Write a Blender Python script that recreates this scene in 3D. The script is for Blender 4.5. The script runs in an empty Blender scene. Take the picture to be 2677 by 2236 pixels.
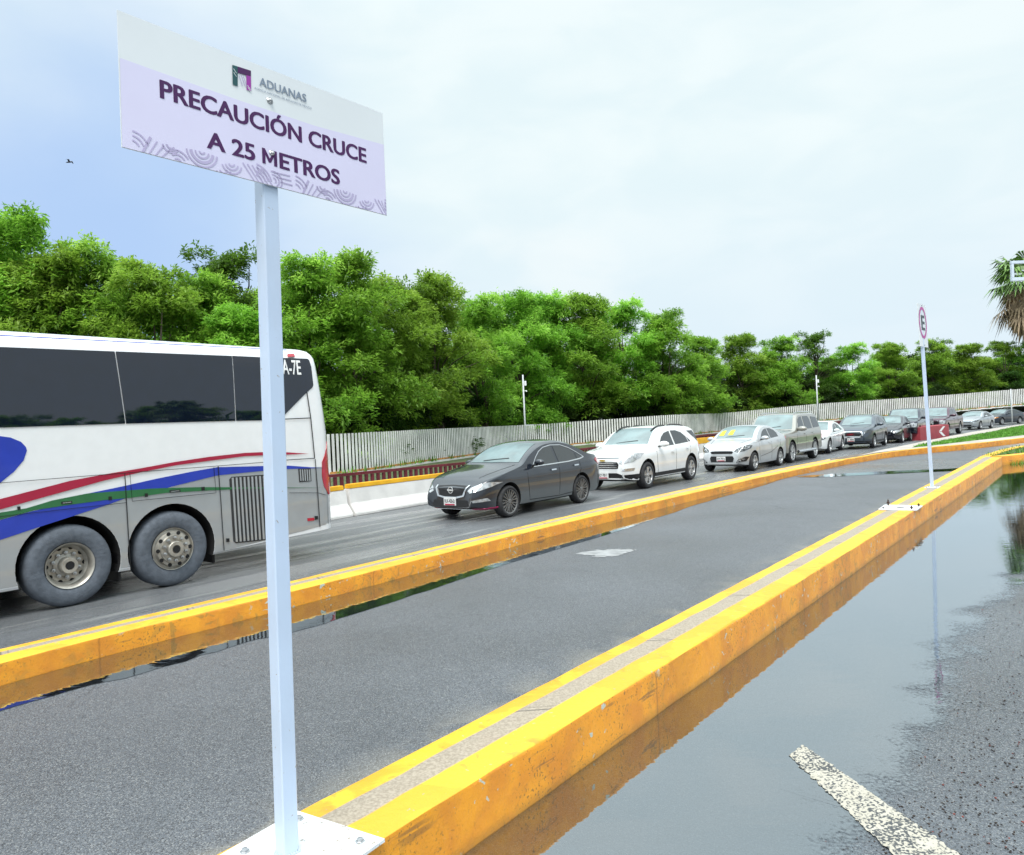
import bpy, bmesh, math, random
import numpy as np
from mathutils import Vector, Matrix
from mathutils.bvhtree import BVHTree
from mathutils.geometry import delaunay_2d_cdt

random.seed(7)
RNG = np.random.default_rng(7)
SC = bpy.context.scene
COL = SC.collection
RAD = math.radians

# ------------------------------------------------------------------ camera
CAMZ = 1.83
F, CX, CY, ROLL = 1912.0, 1338.5, 1118.0, math.atan(.045)
cam = bpy.data.cameras.new('camera')
cam.sensor_width = 36
cam.lens = 36 * F / 2677
cam.clip_start, cam.clip_end = .05, 2000
camo = bpy.data.objects.new('camera', cam)
COL.objects.link(camo)
cr, sr = math.cos(ROLL), math.sin(ROLL)
camo.matrix_world = Matrix(((cr, sr, 0, 0), (0, 0, -1, 0), (-sr, cr, 0, CAMZ), (0, 0, 0, 1)))
SC.camera = camo

# ------------------------------------------------------------------ world, sun, exposure
SC.view_settings.view_transform = 'Standard'
SC.view_settings.look = 'None'
SC.view_settings.gamma = 1
SC.view_settings.exposure = 1.0
SUN_TO = Vector((-.06, -.48, .88)).normalized()
w = bpy.data.worlds.new('World')
SC.world = w
w.use_nodes = True
nt = w.node_tree
nt.nodes.clear()


def N(t, kind, **kw):
    n = t.nodes.new(kind)
    for k, v in kw.items():
        if k in n.inputs:
            n.inputs[k].default_value = v
        else:
            setattr(n, k, v)
    return n


out = N(nt, 'ShaderNodeOutputWorld')
bg = N(nt, 'ShaderNodeBackground', Strength=.1)
sky = N(nt, 'ShaderNodeTexSky', sky_type='NISHITA', sun_disc=False)
sky.sun_elevation = math.asin(SUN_TO.z)
sky.sun_rotation = math.atan2(SUN_TO.x, SUN_TO.y)
tc = N(nt, 'ShaderNodeTexCoord')
L = nt.links.new


def wmap(val, a, b, c, d, t=nt):
    m = N(t, 'ShaderNodeMapRange', interpolation_type='SMOOTHSTEP')
    m.inputs[1].default_value, m.inputs[2].default_value = a, b
    m.inputs[3].default_value, m.inputs[4].default_value = c, d
    t.links.new(val, m.inputs[0])
    return m.outputs[0]


def wmix(fac, a, b, t=nt, blend='MIX'):
    m = N(t, 'ShaderNodeMix', data_type='RGBA', blend_type=blend)
    for s, v in ((m.inputs[0], fac), (m.inputs[6], a), (m.inputs[7], b)):
        if isinstance(v, (tuple, list)):
            s.default_value = (*v[:3], 1)
        elif isinstance(v, (int, float)):
            s.default_value = v
        else:
            t.links.new(v, s)
    return m.outputs[2]


def wmath(op, a, b=0.0, t=nt):
    m = N(t, 'ShaderNodeMath', operation=op)
    for s, v in ((m.inputs[0], a), (m.inputs[1], b)):
        if isinstance(v, (int, float)):
            s.default_value = v
        else:
            t.links.new(v, s)
    return m.outputs[0]


def wnoise(scale, detail=4, vec=None, stretch=None, t=nt, dist=0.0):
    n = N(t, 'ShaderNodeTexNoise', Scale=scale, Detail=detail, Distortion=dist)
    if vec is not None:
        if stretch:
            mp = N(t, 'ShaderNodeMapping')
            mp.inputs['Scale'].default_value = stretch
            t.links.new(vec, mp.inputs[0])
            vec = mp.outputs[0]
        t.links.new(vec, n.inputs[0])
    return n.outputs[0]


dvec = tc.outputs['Generated']
n1 = wnoise(2.2, 5, dvec, (1, 1, 2.2), dist=.3)
n2 = wnoise(5.5, 6, dvec, (1, 1, 2.5), dist=.4)
# a thinner, bluer part of the cloud deck low on the left
vd = N(nt, 'ShaderNodeVectorMath', operation='DISTANCE')
vd.inputs[1].default_value = Vector((-.46, .86, .19)).normalized()
L(dvec, vd.inputs[0])
gap = wmath('ADD', vd.outputs['Value'], wmath('MULTIPLY', wmath('SUBTRACT', n1, .5), .34))
thin = wmap(gap, .05, .46, 1, 0)
cl = wmix(wmap(n2, .35, .66, 0, 1), (4.0, 4.65, 4.85), (4.4, 4.9, 5.0))
sep = N(nt, 'ShaderNodeSeparateXYZ')
L(dvec, sep.inputs[0])
low = wmap(sep.outputs['Z'], .05, .36, 1, 0)
cl = wmix(wmath('MULTIPLY', low, .75), cl, (3.7, 4.35, 4.85))
nis = wmix(1.0, sky.outputs[0], (.5, .5, .5), blend='MULTIPLY')
blue = wmix(.10, (2.45, 3.4, 5.0), nis)
colr = wmix(thin, cl, blue)
pf = N(nt, 'ShaderNodeVectorMath', operation='DISTANCE')
pf.inputs[1].default_value = Vector((.085, .97, .20)).normalized()
L(dvec, pf.inputs[0])
puff = wmath('ADD', pf.outputs['Value'], wmath('MULTIPLY', wmath('SUBTRACT', wnoise(9, 7, dvec, (1, 1, 1.6)), .5), .30))
colr = wmix(wmap(puff, .02, .12, .42, 0), colr, (4.75, 5.0, 5.0))
# an overcast sky is brighter overhead than near the horizon
zen = wmap(sep.outputs['Z'], .48, .95, 1.0, 2.9)
zm = N(nt, 'ShaderNodeVectorMath', operation='SCALE')
L(colr, zm.inputs[0])
L(zen, zm.inputs['Scale'])
L(zm.outputs[0], bg.inputs['Color'])
L(bg.outputs[0], out.inputs['Surface'])

sun = bpy.data.lights.new('sun', 'SUN')
sun.energy = 1.5
sun.angle = RAD(26)
sun.color = (1, .96, .9)
suno = bpy.data.objects.new('sun', sun)
COL.objects.link(suno)
suno.rotation_euler = SUN_TO.to_track_quat('Z', 'Y').to_euler()
suno.location = (0, 0, 60)


# ------------------------------------------------------------------ pixel -> place (photo pixels, used to lay the place out)
def ray(x, y):
    a, b = x - CX, CY - y
    return Vector(((a * cr + b * sr) / F, 1.0, (-a * sr + b * cr) / F))


def gnd(x, y, z=0.0):
    r = ray(x, y)
    k = (z - CAMZ) / r.z
    return Vector((r.x * k, k, z))


def at(x, y, d):
    r = ray(x, y)
    return Vector((r.x * d, d, CAMZ + r.z * d))


# ------------------------------------------------------------------ materials
def mat(name, col, rough=.5, metal=0., var=.12, scale=6., bump=0., bscale=60., coat=0., ior=1.45, emit=None):
    m = bpy.data.materials.new(name)
    m.use_nodes = True
    t = m.node_tree
    b = t.nodes['Principled BSDF']
    b.inputs['Roughness'].default_value = rough
    b.inputs['Metallic'].default_value = metal
    b.inputs['IOR'].default_value = ior
    b.inputs['Coat Weight'].default_value = coat
    b.inputs['Coat Roughness'].default_value = .04
    co = N(t, 'ShaderNodeTexCoord').outputs['Object']
    n = wnoise(scale, 4, co, t=t)
    c = wmix(wmap(n, .3, .7, 0, 1, t), tuple(x * (1 - var) for x in col), tuple(min(1, x * (1 + var)) for x in col), t)
    t.links.new(c, b.inputs['Base Color'])
    if bump:
        bn = N(t, 'ShaderNodeBump', Strength=bump, Distance=.01)
        t.links.new(wnoise(bscale, 3, co, t=t), bn.inputs['Height'])
        t.links.new(bn.outputs[0], b.inputs['Normal'])
    return m


def dirty(m, dust=(.30, .28, .25), z0=.25, z1=.95, amount=.75, scale=3.):
    """road dust thrown up on the lower part of a vehicle, in patches"""
    t = m.node_tree
    b = t.nodes['Principled BSDF']
    src = b.inputs['Base Color'].links[0].from_socket
    co = N(t, 'ShaderNodeTexCoord').outputs['Object']
    s = N(t, 'ShaderNodeSeparateXYZ')
    t.links.new(co, s.inputs[0])
    h = wmap(wmath('ADD', s.outputs['Z'], wmath('MULTIPLY', wmath('SUBTRACT', wnoise(scale, 5, co, t=t), .5), .9, t), t), z0, z1, amount, 0, t)
    fx = wmap(s.outputs['X'], 1.4, 2.0, 1, .1, t)
    f = wmath('MULTIPLY', h, fx, t)
    t.links.new(wmix(f, src, dust, t), b.inputs['Base Color'])
    t.links.new(wmath('ADD', wmath('MULTIPLY', f, .5, t), b.inputs['Roughness'].default_value, t), b.inputs['Roughness'])
    t.links.new(wmath('SUBTRACT', 1, f, t), b.inputs['Coat Weight'])
    return m


def asphalt(name, base, rough, stones=.5, sand=0., streak=None, bump=.9, spec=1.45, sandcol=(.40, .36, .28)):
    m = bpy.data.materials.new(name)
    m.use_nodes = True
    t = m.node_tree
    b = t.nodes['Principled BSDF']
    co = N(t, 'ShaderNodeTexCoord').outputs['Object']
    big = wnoise(.35, 5, co, t=t)
    c = wmix(wmap(big, .3, .7, 0, 1, t), tuple(x * .82 for x in base), tuple(x * 1.2 for x in base), t)
    vo = N(t, 'ShaderNodeTexVoronoi', Scale=165.)
    t.links.new(co, vo.inputs['Vector'])
    sv = N(t, 'ShaderNodeSeparateColor')
    t.links.new(vo.outputs['Color'], sv.inputs[0])
    c = wmix(wmath('MULTIPLY', wmap(sv.outputs[0], .62, 1, 0, 1, t), stones, t), c, (.34, .34, .33), t)
    c = wmix(wmath('MULTIPLY', wmap(sv.outputs[1], .55, .9, 0, 1, t), .75, t), c, (.022, .022, .025), t)
    if sand:
        # grit washed up along the kerb: distance from the kerb's edge line
        vm = N(t, 'ShaderNodeVectorMath', operation='DOT_PRODUCT')
        vm.inputs[1].default_value = (-.786, .618, 0)
        t.links.new(co, vm.inputs[0])
        d = wmath('SUBTRACT', vm.outputs['Value'], KERB_D, t)
        d = wmath('ADD', d, wmath('MULTIPLY', wmath('SUBTRACT', wnoise(1.1, 5, co, t=t), .5), 1.0, t), t)
        f = wmath('MULTIPLY', wmap(d, .15, 1.15, 1, 0, t), wmap(wnoise(2.0, 7, co, dist=.6, t=t), .42, .58, 0, 1, t), t)
        c = wmix(wmath('MULTIPLY', f, sand, t), c, sandcol, t)
    ck = N(t, 'ShaderNodeTexVoronoi', Scale=.55, feature='DISTANCE_TO_EDGE')
    wv = N(t, 'ShaderNodeVectorMath', operation='ADD')
    nz = N(t, 'ShaderNodeTexNoise', Scale=1.6, Detail=6)
    t.links.new(co, nz.inputs[0])
    t.links.new(co, wv.inputs[0])
    t.links.new(nz.outputs[1], wv.inputs[1])
    t.links.new(wv.outputs[0], ck.inputs['Vector'])
    cf = wmath('MULTIPLY', wmap(ck.outputs['Distance'], .0, .008, .55, 0, t), wmap(wnoise(.5, 3, co, t=t), .52, .6, 0, 1, t), t)
    c = wmix(cf, c, (.02, .02, .022), t)
    c = wmix(wmap(wnoise(.9, 6, co, dist=.8, t=t), .58, .72, 0, .35, t), c, tuple(x * .62 for x in base), t)
    r = wmap(big, .3, .7, rough - .06, rough + .06, t)
    if streak:
        # damp tyre tracks along the lane, sky sheen put in as paler colour
        mp = N(t, 'ShaderNodeMapping')
        mp.inputs['Rotation'].default_value = (0, 0, -streak)
        t.links.new(co, mp.inputs[0])
        s1 = wnoise(1.0, 5, mp.outputs[0], (.10, 1.6, 1), t=t)
        r = wmix(wmap(s1, .47, .60, 0, 1, t), r, (.2, .2, .2), t)
        c = wmix(wmath('MULTIPLY', wmap(s1, .52, .62, 0, 1, t), .35, t), c, (.22, .225, .23), t)
        s2 = wnoise(1.7, 6, mp.outputs[0], (.13, 2.3, 1), t=t)
        c = wmix(wmath('MULTIPLY', wmap(s2, .58, .68, 0, 1, t), .55, t), c, (.30, .30, .29), t)
    t.links.new(c, b.inputs['Base Color'])
    t.links.new(r, b.inputs['Roughness'])
    b.inputs['IOR'].default_value = spec
    bn = N(t, 'ShaderNodeBump', Strength=bump, Distance=.006)
    hh = wmath('ADD', wnoise(120, 3, co, t=t), wmath('MULTIPLY', vo.outputs['Distance'], -.8, t), t)
    t.links.new(hh, bn.inputs['Height'])
    t.links.new(bn.outputs[0], b.inputs['Normal'])
    return m


def water(name, tint=(.80, .83, .86)):
    m = bpy.data.materials.new(name)
    m.use_nodes = True
    t = m.node_tree
    t.nodes.clear()
    o = N(t, 'ShaderNodeOutputMaterial')
    mx = N(t, 'ShaderNodeMixShader')
    tr = N(t, 'ShaderNodeBsdfTransparent', Color=(*tint, 1))
    gl = N(t, 'ShaderNodeBsdfGlossy', Roughness=.015, Color=(.90, .96, 1.0, 1))
    fr = N(t, 'ShaderNodeFresnel', IOR=2.2)
    co = N(t, 'ShaderNodeTexCoord').outputs['Object']
    bn = N(t, 'ShaderNodeBump', Strength=.05, Distance=.02)
    t.links.new(wnoise(7, 3, co, (.4, 1.3, 1), t=t), bn.inputs['Height'])
    t.links.new(bn.outputs[0], gl.inputs['Normal'])
    sa = N(t, 'ShaderNodeAttribute', attribute_name='shallow')
    dp = wmath('SUBTRACT', wmath('ADD', 1.0, wmath('MULTIPLY', wmath('SUBTRACT', wnoise(2.6, 6, co, t=t), .5, t), 1.05, t), t), sa.outputs['Fac'], t)
    dp2 = wmath('ADD', dp, wmath('MULTIPLY', wmath('SUBTRACT', wnoise(45, 3, co, t=t), .5, t), .7, t), t)
    msk = wmap(dp2, .22, .62, 0, 1, t)
    t.links.new(wmath('MULTIPLY', wmath('POWER', fr.outputs[0], .50, t), msk, t), mx.inputs[0])
    t.links.new(wmix(msk, (1, 1, 1), tint, t), tr.inputs['Color'])
    t.links.new(tr.outputs[0], mx.inputs[1])
    t.links.new(gl.outputs[0], mx.inputs[2])
    t.links.new(mx.outputs[0], o.inputs['Surface'])
    return m


def leafmat(name, c0, c1, c2):
    m = bpy.data.materials.new(name)
    m.use_nodes = True
    t = m.node_tree
    b = t.nodes['Principled BSDF']
    at_ = N(t, 'ShaderNodeAttribute', attribute_name='tint')
    sp = N(t, 'ShaderNodeSeparateColor')
    t.links.new(at_.outputs['Color'], sp.inputs[0])
    c = wmix(wmap(sp.outputs[0], .0, .55, 0, 1, t), c0, c1, t)
    c = wmix(wmap(sp.outputs[0], .55, 1, 0, 1, t), c, c2, t)
    oi = N(t, 'ShaderNodeObjectInfo')
    hs = N(t, 'ShaderNodeHueSaturation')
    t.links.new(wmap(oi.outputs['Random'], 0, 1, .482, .504, t), hs.inputs['Hue'])
    t.links.new(wmap(oi.outputs['Random'], 0, 1, .8, 1.15, t), hs.inputs['Value'])
    t.links.new(c, hs.inputs['Color'])
    t.links.new(hs.outputs[0], b.inputs['Base Color'])
    b.inputs['Roughness'].default_value = .55
    tl = N(t, 'ShaderNodeBsdfTranslucent')
    t.links.new(hs.outputs[0], tl.inputs['Color'])
    mx = N(t, 'ShaderNodeMixShader')
    mx.inputs[0].default_value = .55
    t.links.new(b.outputs[0], mx.inputs[1])
    t.links.new(tl.outputs[0], mx.inputs[2])
    t.links.new(mx.outputs[0], t.nodes['Material Output'].inputs['Surface'])
    return m


# ------------------------------------------------------------------ object helpers
def tag(o, label=None, cat=None, group=None, kind=None):
    if label: o['label'] = label
    if cat: o['category'] = cat
    if group: o['group'] = group
    if kind: o['kind'] = kind
    return o


def obj(name, verts, faces, m=None, parent=None, smooth=False, loc=None, mats=None, fmat=None):
    me = bpy.data.meshes.new(name)
    me.from_pydata([tuple(v) for v in verts], [], [tuple(f) for f in faces])
    for mm in (mats or [m]):
        me.materials.append(mm)
    if fmat is not None:
        me.polygons.foreach_set('material_index', fmat)
    if smooth:
        me.polygons.foreach_set('use_smooth', [True] * len(me.polygons))
    me.update()
    o = bpy.data.objects.new(name, me)
    COL.objects.link(o)
    if parent: o.parent = parent
    if loc is not None: o.location = loc
    return o


def empty(name, loc=(0, 0, 0), rz=0., parent=None):
    o = bpy.data.objects.new(name, None)
    o.empty_display_size = .2
    COL.objects.link(o)
    o.location = loc
    o.rotation_euler = (0, 0, rz)
    if parent: o.parent = parent
    return o


def copy_tree(o, parent=None):
    c = o.copy()
    COL.objects.link(c)
    if parent: c.parent = parent
    for ch in list(o.children):
        copy_tree(ch, c)
    return c


class MB:
    def __init__(s):
        s.v, s.f, s.mi = [], [], []

    def add(s, v, f, mi=0):
        o = len(s.v)
        s.v += [tuple(p) for p in v]
        s.f += [tuple(i + o for i in g) for g in f]
        s.mi += [mi] * len(f)
        return s

    def box(s, c, d, rz=0., mi=0, bev=0.):
        bm = bmesh.new()
        bmesh.ops.create_cube(bm, size=1)
        bmesh.ops.scale(bm, vec=d, verts=bm.verts)
        if bev:
            bmesh.ops.bevel(bm, geom=bm.edges[:], offset=bev, segments=2, affect='EDGES')
        R = Matrix.Rotation(rz, 3, 'Z')
        bm.verts.index_update()
        vs = [R @ v.co + Vector(c) for v in bm.verts]
        s.add(vs, [[v.index for v in f.verts] for f in bm.faces], mi)
        bm.free()
        return s

    def tube(s, pts, rad, n=8, mi=0, cap=True):
        pts = [Vector(p) for p in pts]
        if not isinstance(rad, (list, tuple)): rad = [rad] * len(pts)
        vs, fs = [], []
        up = Vector((0, 0, 1))
        for i, p in enumerate(pts):
            d = (pts[min(i + 1, len(pts) - 1)] - pts[max(i - 1, 0)]).normalized()
            a = d.cross(up if abs(d.z) < .95 else Vector((1, 0, 0))).normalized()
            b = d.cross(a)
            for k in range(n):
                t = 2 * math.pi * k / n
                vs.append(p + (a * math.cos(t) + b * math.sin(t)) * rad[i])
        for i in range(len(pts) - 1):
            for k in range(n):
                k2 = (k + 1) % n
                fs.append((i * n + k, i * n + k2, (i + 1) * n + k2, (i + 1) * n + k))
        if cap:
            fs += [tuple(range(n))[::-1], tuple(range((len(pts) - 1) * n, len(pts) * n))]
        return s.add(vs, fs, mi)

    def lathe(s, prof, axis='y', n=28, c=(0, 0, 0), mi=0):
        """prof: (radius, along) list; closed at both ends if radius 0"""
        vs, fs = [], []
        m = len(prof)
        for k in range(n):
            t = 2 * math.pi * k / n
            for r, a in prof:
                if axis == 'y': vs.append((c[0] + r * math.cos(t), c[1] + a, c[2] + r * math.sin(t)))
                else: vs.append((c[0] + r * math.cos(t), c[1] + r * math.sin(t), c[2] + a))
        for k in range(n):
            k2 = (k + 1) % n
            for i in range(m - 1):
                fs.append((k * m + i, k * m + i + 1, k2 * m + i + 1, k2 * m + i))
        return s.add(vs, fs, mi)

    def build(s, name, m=None, parent=None, smooth=False, mats=None, loc=None):
        return obj(name, s.v, s.f, m, parent, smooth, loc, mats, s.mi if mats else None)


def poly_fill(poly, res=None):
    """2-D polygon -> triangulated verts (with inner grid points) and faces, boundary edges"""
    P = [Vector((p[0], p[1])) for p in poly]
    n = len(P)
    pts, edges = [], []
    for i in range(n):
        a, b = P[i], P[(i + 1) % n]
        k = max(1, int(math.ceil((b - a).length / res))) if res else 1
        for j in range(k):
            pts.append(a.lerp(b, j / k))
    m = len(pts)
    edges = [(i, (i + 1) % m) for i in range(m)]
    if res:
        xs = [p.x for p in P]
        ys = [p.y for p in P]
        gx = np.arange(min(xs) + res * .5, max(xs), res)
        gy = np.arange(min(ys) + res * .5, max(ys), res)
        for x in gx:
            for y in gy:
                ins = False
                for i in range(n):
                    a, b = P[i], P[(i + 1) % n]
                    if (a.y > y) != (b.y > y) and x < (b.x - a.x) * (y - a.y) / (b.y - a.y) + a.x:
                        ins = not ins
                if ins:
                    dmin = min((Vector((x, y)) - q).length for q in pts[:m])
                    if dmin > res * .4: pts.append(Vector((x, y)))
    r = delaunay_2d_cdt(pts, edges, [], 1, 1e-6)
    v, f = r[0], r[2]
    cnt = {}
    for t in f:
        for i in range(len(t)):
            e = (t[i], t[(i + 1) % len(t)])
            cnt.setdefault(tuple(sorted(e)), []).append(e)
    bnd = [e[0] for e in cnt.values() if len(e) == 1]
    return v, f, bnd


def chaikin(P, it=2, closed=True):
    P = [Vector(p) for p in P]
    for _ in range(it):
        Q = []
        n = len(P)
        for i in range(n if closed else n - 1):
            a, b = P[i], P[(i + 1) % n]
            Q += [a.lerp(b, .25), a.lerp(b, .75)]
        if not closed: Q = [P[0]] + Q + [P[-1]]
        P = Q
    return P


def slab(name, poly, m, parent, fn, thick=.004, res=None, smooth=False):
    """a plate of real thickness: 2-D polygon mapped by fn(u, v, depth)"""
    v, f, b = poly_fill(poly, res)
    n = len(v)
    vs = [fn(p.x, p.y, 0) for p in v] + [fn(p.x, p.y, -thick) for p in v]
    fs = [tuple(t) for t in f] + [tuple(i + n for i in reversed(t)) for t in f]
    fs += [(e[1], e[0], e[0] + n, e[1] + n) for e in b]
    return obj(name, vs, fs, m, parent, smooth)


def text_geo(s, bold=0.0, extrude=0.0):
    cu = bpy.data.curves.new('lettering', 'FONT')
    cu.body = s
    cu.size = 1
    cu.offset = bold
    cu.resolution_u = 4
    cu.extrude = extrude
    o = bpy.data.objects.new('lettering', cu)
    COL.objects.link(o)
    bpy.context.view_layer.update()
    me = bpy.data.meshes.new_from_object(o.evaluated_get(bpy.context.evaluated_depsgraph_get()))
    v = [tuple(p.co) for p in me.vertices]
    f = [tuple(p.vertices) for p in me.polygons]
    bpy.data.objects.remove(o)
    bpy.data.curves.remove(cu)
    bpy.data.meshes.remove(me)
    return v, f


CAPH = None


def text_on(name, s, m, parent, fn, u0, u1, vb, ht, bold=.02, lift=.002):
    """lettering between u0 and u1, base line vb, cap height ht; vb/ht may be (left, right)"""
    global CAPH
    if CAPH is None:
        v, f = text_geo('H')
        CAPH = max(p[1] for p in v)
    v, f = text_geo(s, .006 if bold else 0)
    x0, x1 = min(p[0] for p in v), max(p[0] for p in v)
    vs, fs = [], []
    shifts = [0] if not bold else [k * bold / 2 for k in (-2, -1, 0, 1, 2)]
    for k, dx in enumerate(shifts):             # a heavy stroke from slightly shifted layers
        o_ = len(vs)
        dy = bold * .35 * ((k % 2) * 2 - 1)
        vs += [fn(u0 + (p[0] - x0) / (x1 - x0) * (u1 - u0) + dx * ht * abs(u1 - u0) / (x1 - x0) / ht / 1.0, vb + (p[1] + dy) / CAPH * ht, lift + k * .00012) for p in v]
        fs += [tuple(i + o_ for i in t_) for t_ in f]
    return obj(name, vs, fs, m, parent)


def pchip(xs, ys, x):
    xs, ys = np.array(xs, float), np.array(ys, float)
    h = np.diff(xs)
    d = np.diff(ys) / h
    m = np.zeros(len(xs))
    for i in range(1, len(xs) - 1):
        if d[i - 1] * d[i] > 0:
            w1, w2 = 2 * h[i] + h[i - 1], h[i] + 2 * h[i - 1]
            m[i] = (w1 + w2) / (w1 / d[i - 1] + w2 / d[i])
    m[0], m[-1] = d[0], d[-1]
    x = np.clip(x, xs[0], xs[-1])
    k = np.clip(np.searchsorted(xs, x) - 1, 0, len(h) - 1)
    t = (x - xs[k]) / h[k]
    return ((2 * t**3 - 3 * t**2 + 1) * ys[k] + (t**3 - 2 * t**2 + t) * h[k] * m[k]
            + (-2 * t**3 + 3 * t**2) * ys[k + 1] + (t**3 - t**2) * h[k] * m[k + 1])


def boolean_cut(o, cutters, matd):
    """wheel arches: cut cylinders out of a closed shell and keep the result as plain mesh"""
    mb = MB()
    for c, r, depth, sgn in cutters:
        n = 36
        ring = [(c[0] + r * math.cos(2 * math.pi * k / n), c[2] + r * math.sin(2 * math.pi * k / n)) for k in range(n)]
        y0, y1 = c[1] - depth, c[1] + .3
        if sgn < 0: y0, y1 = c[1] - .3, c[1] + depth
        vs = [(x, y0, z) for x, z in ring] + [(x, y1, z) for x, z in ring]
        fs = [tuple(range(n)), tuple(range(2 * n - 1, n - 1, -1))]
        fs += [(k, k + n, (k + 1) % n + n, (k + 1) % n) for k in range(n)]
        mb.add(vs, fs)
    co = mb.build('arch_cutter', matd)
    bm = bmesh.new()
    bm.from_mesh(co.data)
    bmesh.ops.recalc_face_normals(bm, faces=bm.faces)
    bm.to_mesh(co.data)
    bm.free()
    md = o.modifiers.new('arch', 'BOOLEAN')
    md.operation = 'DIFFERENCE'
    md.object = co
    md.solver = 'EXACT'
    md.material_mode = 'TRANSFER'
    bpy.context.view_layer.update()
    me = bpy.data.meshes.new_from_object(o.evaluated_get(bpy.context.evaluated_depsgraph_get()))
    o.modifiers.clear()
    o.data = me
    bpy.data.objects.remove(co)


def smooth_by_angle(o, deg=32):
    me = o.data
    bm = bmesh.new()
    bm.from_mesh(me)
    a = RAD(deg)
    for f in bm.faces: f.smooth = True
    for e in bm.edges:
        e.smooth = len(e.link_faces) == 2 and e.calc_face_angle(0) < a
    bm.to_mesh(me)
    bm.free()


# ================================================================== LARGE STRUCTURE
PK = -.12                                   # the parking area lies lower than the road
KT = .18                                    # top of the kerbs
KDIR = Vector((.6185, .7858, 0))
KNOR = Vector((-.7858, .6185, 0))
kA = gnd(1898, 1643, KT)
# right edge / left edge of the near kerb, as lines in plan
kR0, kR1 = gnd(1005, 2188, KT), gnd(2618.7, 1195, KT)
kL0, kL1 = gnd(778, 2119.8, KT), gnd(2560, 1195, KT)
KERB_D = KNOR.dot(kL0.lerp(kL1, .15))

M = {}
M['ground'] = mat('soil', (.16, .13, .09), .9, var=.3, scale=.5, bump=.5, bscale=4)
M['road'] = asphalt('road_asphalt', (.102, .111, .126), .46, .5, sand=.8, bump=.7)
M['lane'] = asphalt('lane_asphalt', (.120, .127, .138), .45, .45, streak=RAD(52), bump=.7)
M['lot'] = asphalt('wet_asphalt', (.098, .110, .127), .21, .4, bump=.40)
M['damp'] = asphalt('damp_asphalt', (.12, .127, .137), .27, .4)
M['silt'] = mat('pale_silt', (.27, .275, .28), .7, var=.25, scale=6, bump=.3)
M['water'] = water('still_water')
M['tyre'] = mat('tyre_rubber', (.028, .028, .031), .75, var=.3, scale=9, bump=.2)
M['chrome'] = mat('chrome', (.72, .73, .75), .16, 1, var=.05)
M['black'] = mat('black_plastic', (.012, .012, .014), .45, var=.2)
M['gap'] = mat('seam_shadow_gap', (.01, .01, .011), .8)
M['white'] = mat('white_paint', (.80, .81, .82), .4, var=.03, scale=2)


def through(P, n):
    P = [Vector(p) for p in P]
    d = np.cumsum([0] + [(P[i + 1] - P[i]).length for i in range(len(P) - 1)])
    t_ = np.linspace(0, d[-1], n)
    c = [pchip(d, [p[k] for p in P], t_) for k in range(3)]
    return [Vector((c[0][i], c[1][i], c[2][i])) for i in range(n)]


def sheet(name, pts, z, m, kind='structure', res=None):
    v, f, b = poly_fill(pts, res)
    f = [t if (v[t[1]] - v[t[0]]).cross(v[t[2]] - v[t[0]]) > 0 else t[::-1] for t in (list(x) for x in f)]
    o = obj(name, [(p.x, p.y, z) for p in v], f, m)
    return tag(o, kind=kind)


def xy(v): return (v.x, v.y)


tag(obj('ground', [(-400, -300, -.6), (500, -300, -.6), (500, 700, -.6), (-400, 700, -.6)], [(0, 1, 2, 3)], M['ground']), kind='structure')
kc0 = (kR0 + kL0) / 2 - KDIR * 16
kc1 = (kR1 + kL1) / 2
i3a, i3b = gnd(2619, 1193, KT), gnd(2675, 1187, KT)
i3d = (i3b - i3a).normalized()
far3 = i3a + i3d * 60
sheet('parking_lot', [xy(kc0), xy(kc1), xy(kc1 + i3d * 61), (90, 10), (90, -60), (-40, -60)], PK, M['lot'])

# kerb_2 edges, read in the photo at their heights
TF = [(-330, 1770), (0, 1695), (350, 1615), (698, 1533), (1050, 1450), (1398, 1368), (1633, 1313), (1998, 1233), (2170, 1200)]
TN = [(-330, 1822), (0, 1733), (350, 1643), (698, 1562), (1148, 1449), (1398, 1385), (1633, 1330), (1998, 1245), (2207, 1203)]
k2f = [gnd(*p, KT) for p in TF]
k2n = [gnd(*p, KT) for p in TN]


def resample(P, n):
    P = [Vector(p) for p in P]
    d = np.cumsum([0] + [(P[i + 1] - P[i]).length for i in range(len(P) - 1)])
    A = np.array([tuple(p) for p in P])
    t = np.linspace(0, d[-1], n)
    return [Vector((np.interp(x, d, A[:, 0]), np.interp(x, d, A[:, 1]), np.interp(x, d, A[:, 2]))) for x in t]


k2f = resample(chaikin(k2f, 2, False), 70)
k2n = resample(chaikin(k2n, 2, False), 70)
wdt = [(a - b).length for a, b in zip(k2f, k2n)]
print('kerb2 width', [round(x, 2) for x in wdt[::8]])

# road (between the kerbs) and lane (beyond kerb 2) share one sheet each
k2mid = [(a + b) / 2 for a, b in zip(k2f, k2n)]
road_left = [xy(p) for p in k2mid]
sheet('road', [xy(kc0), xy(kc1), xy(kc1 + i3d * 61), (80, 75), (60, 70)] + road_left[::-1] + [(-14, -4)], 0.0, M['road'])
sheet('queue_lane', road_left + [(60, 70), (80, 75), (110, 140), (-60, 140), (-60, -4), (-14, -4)], 0.0, M['lane'])


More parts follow.
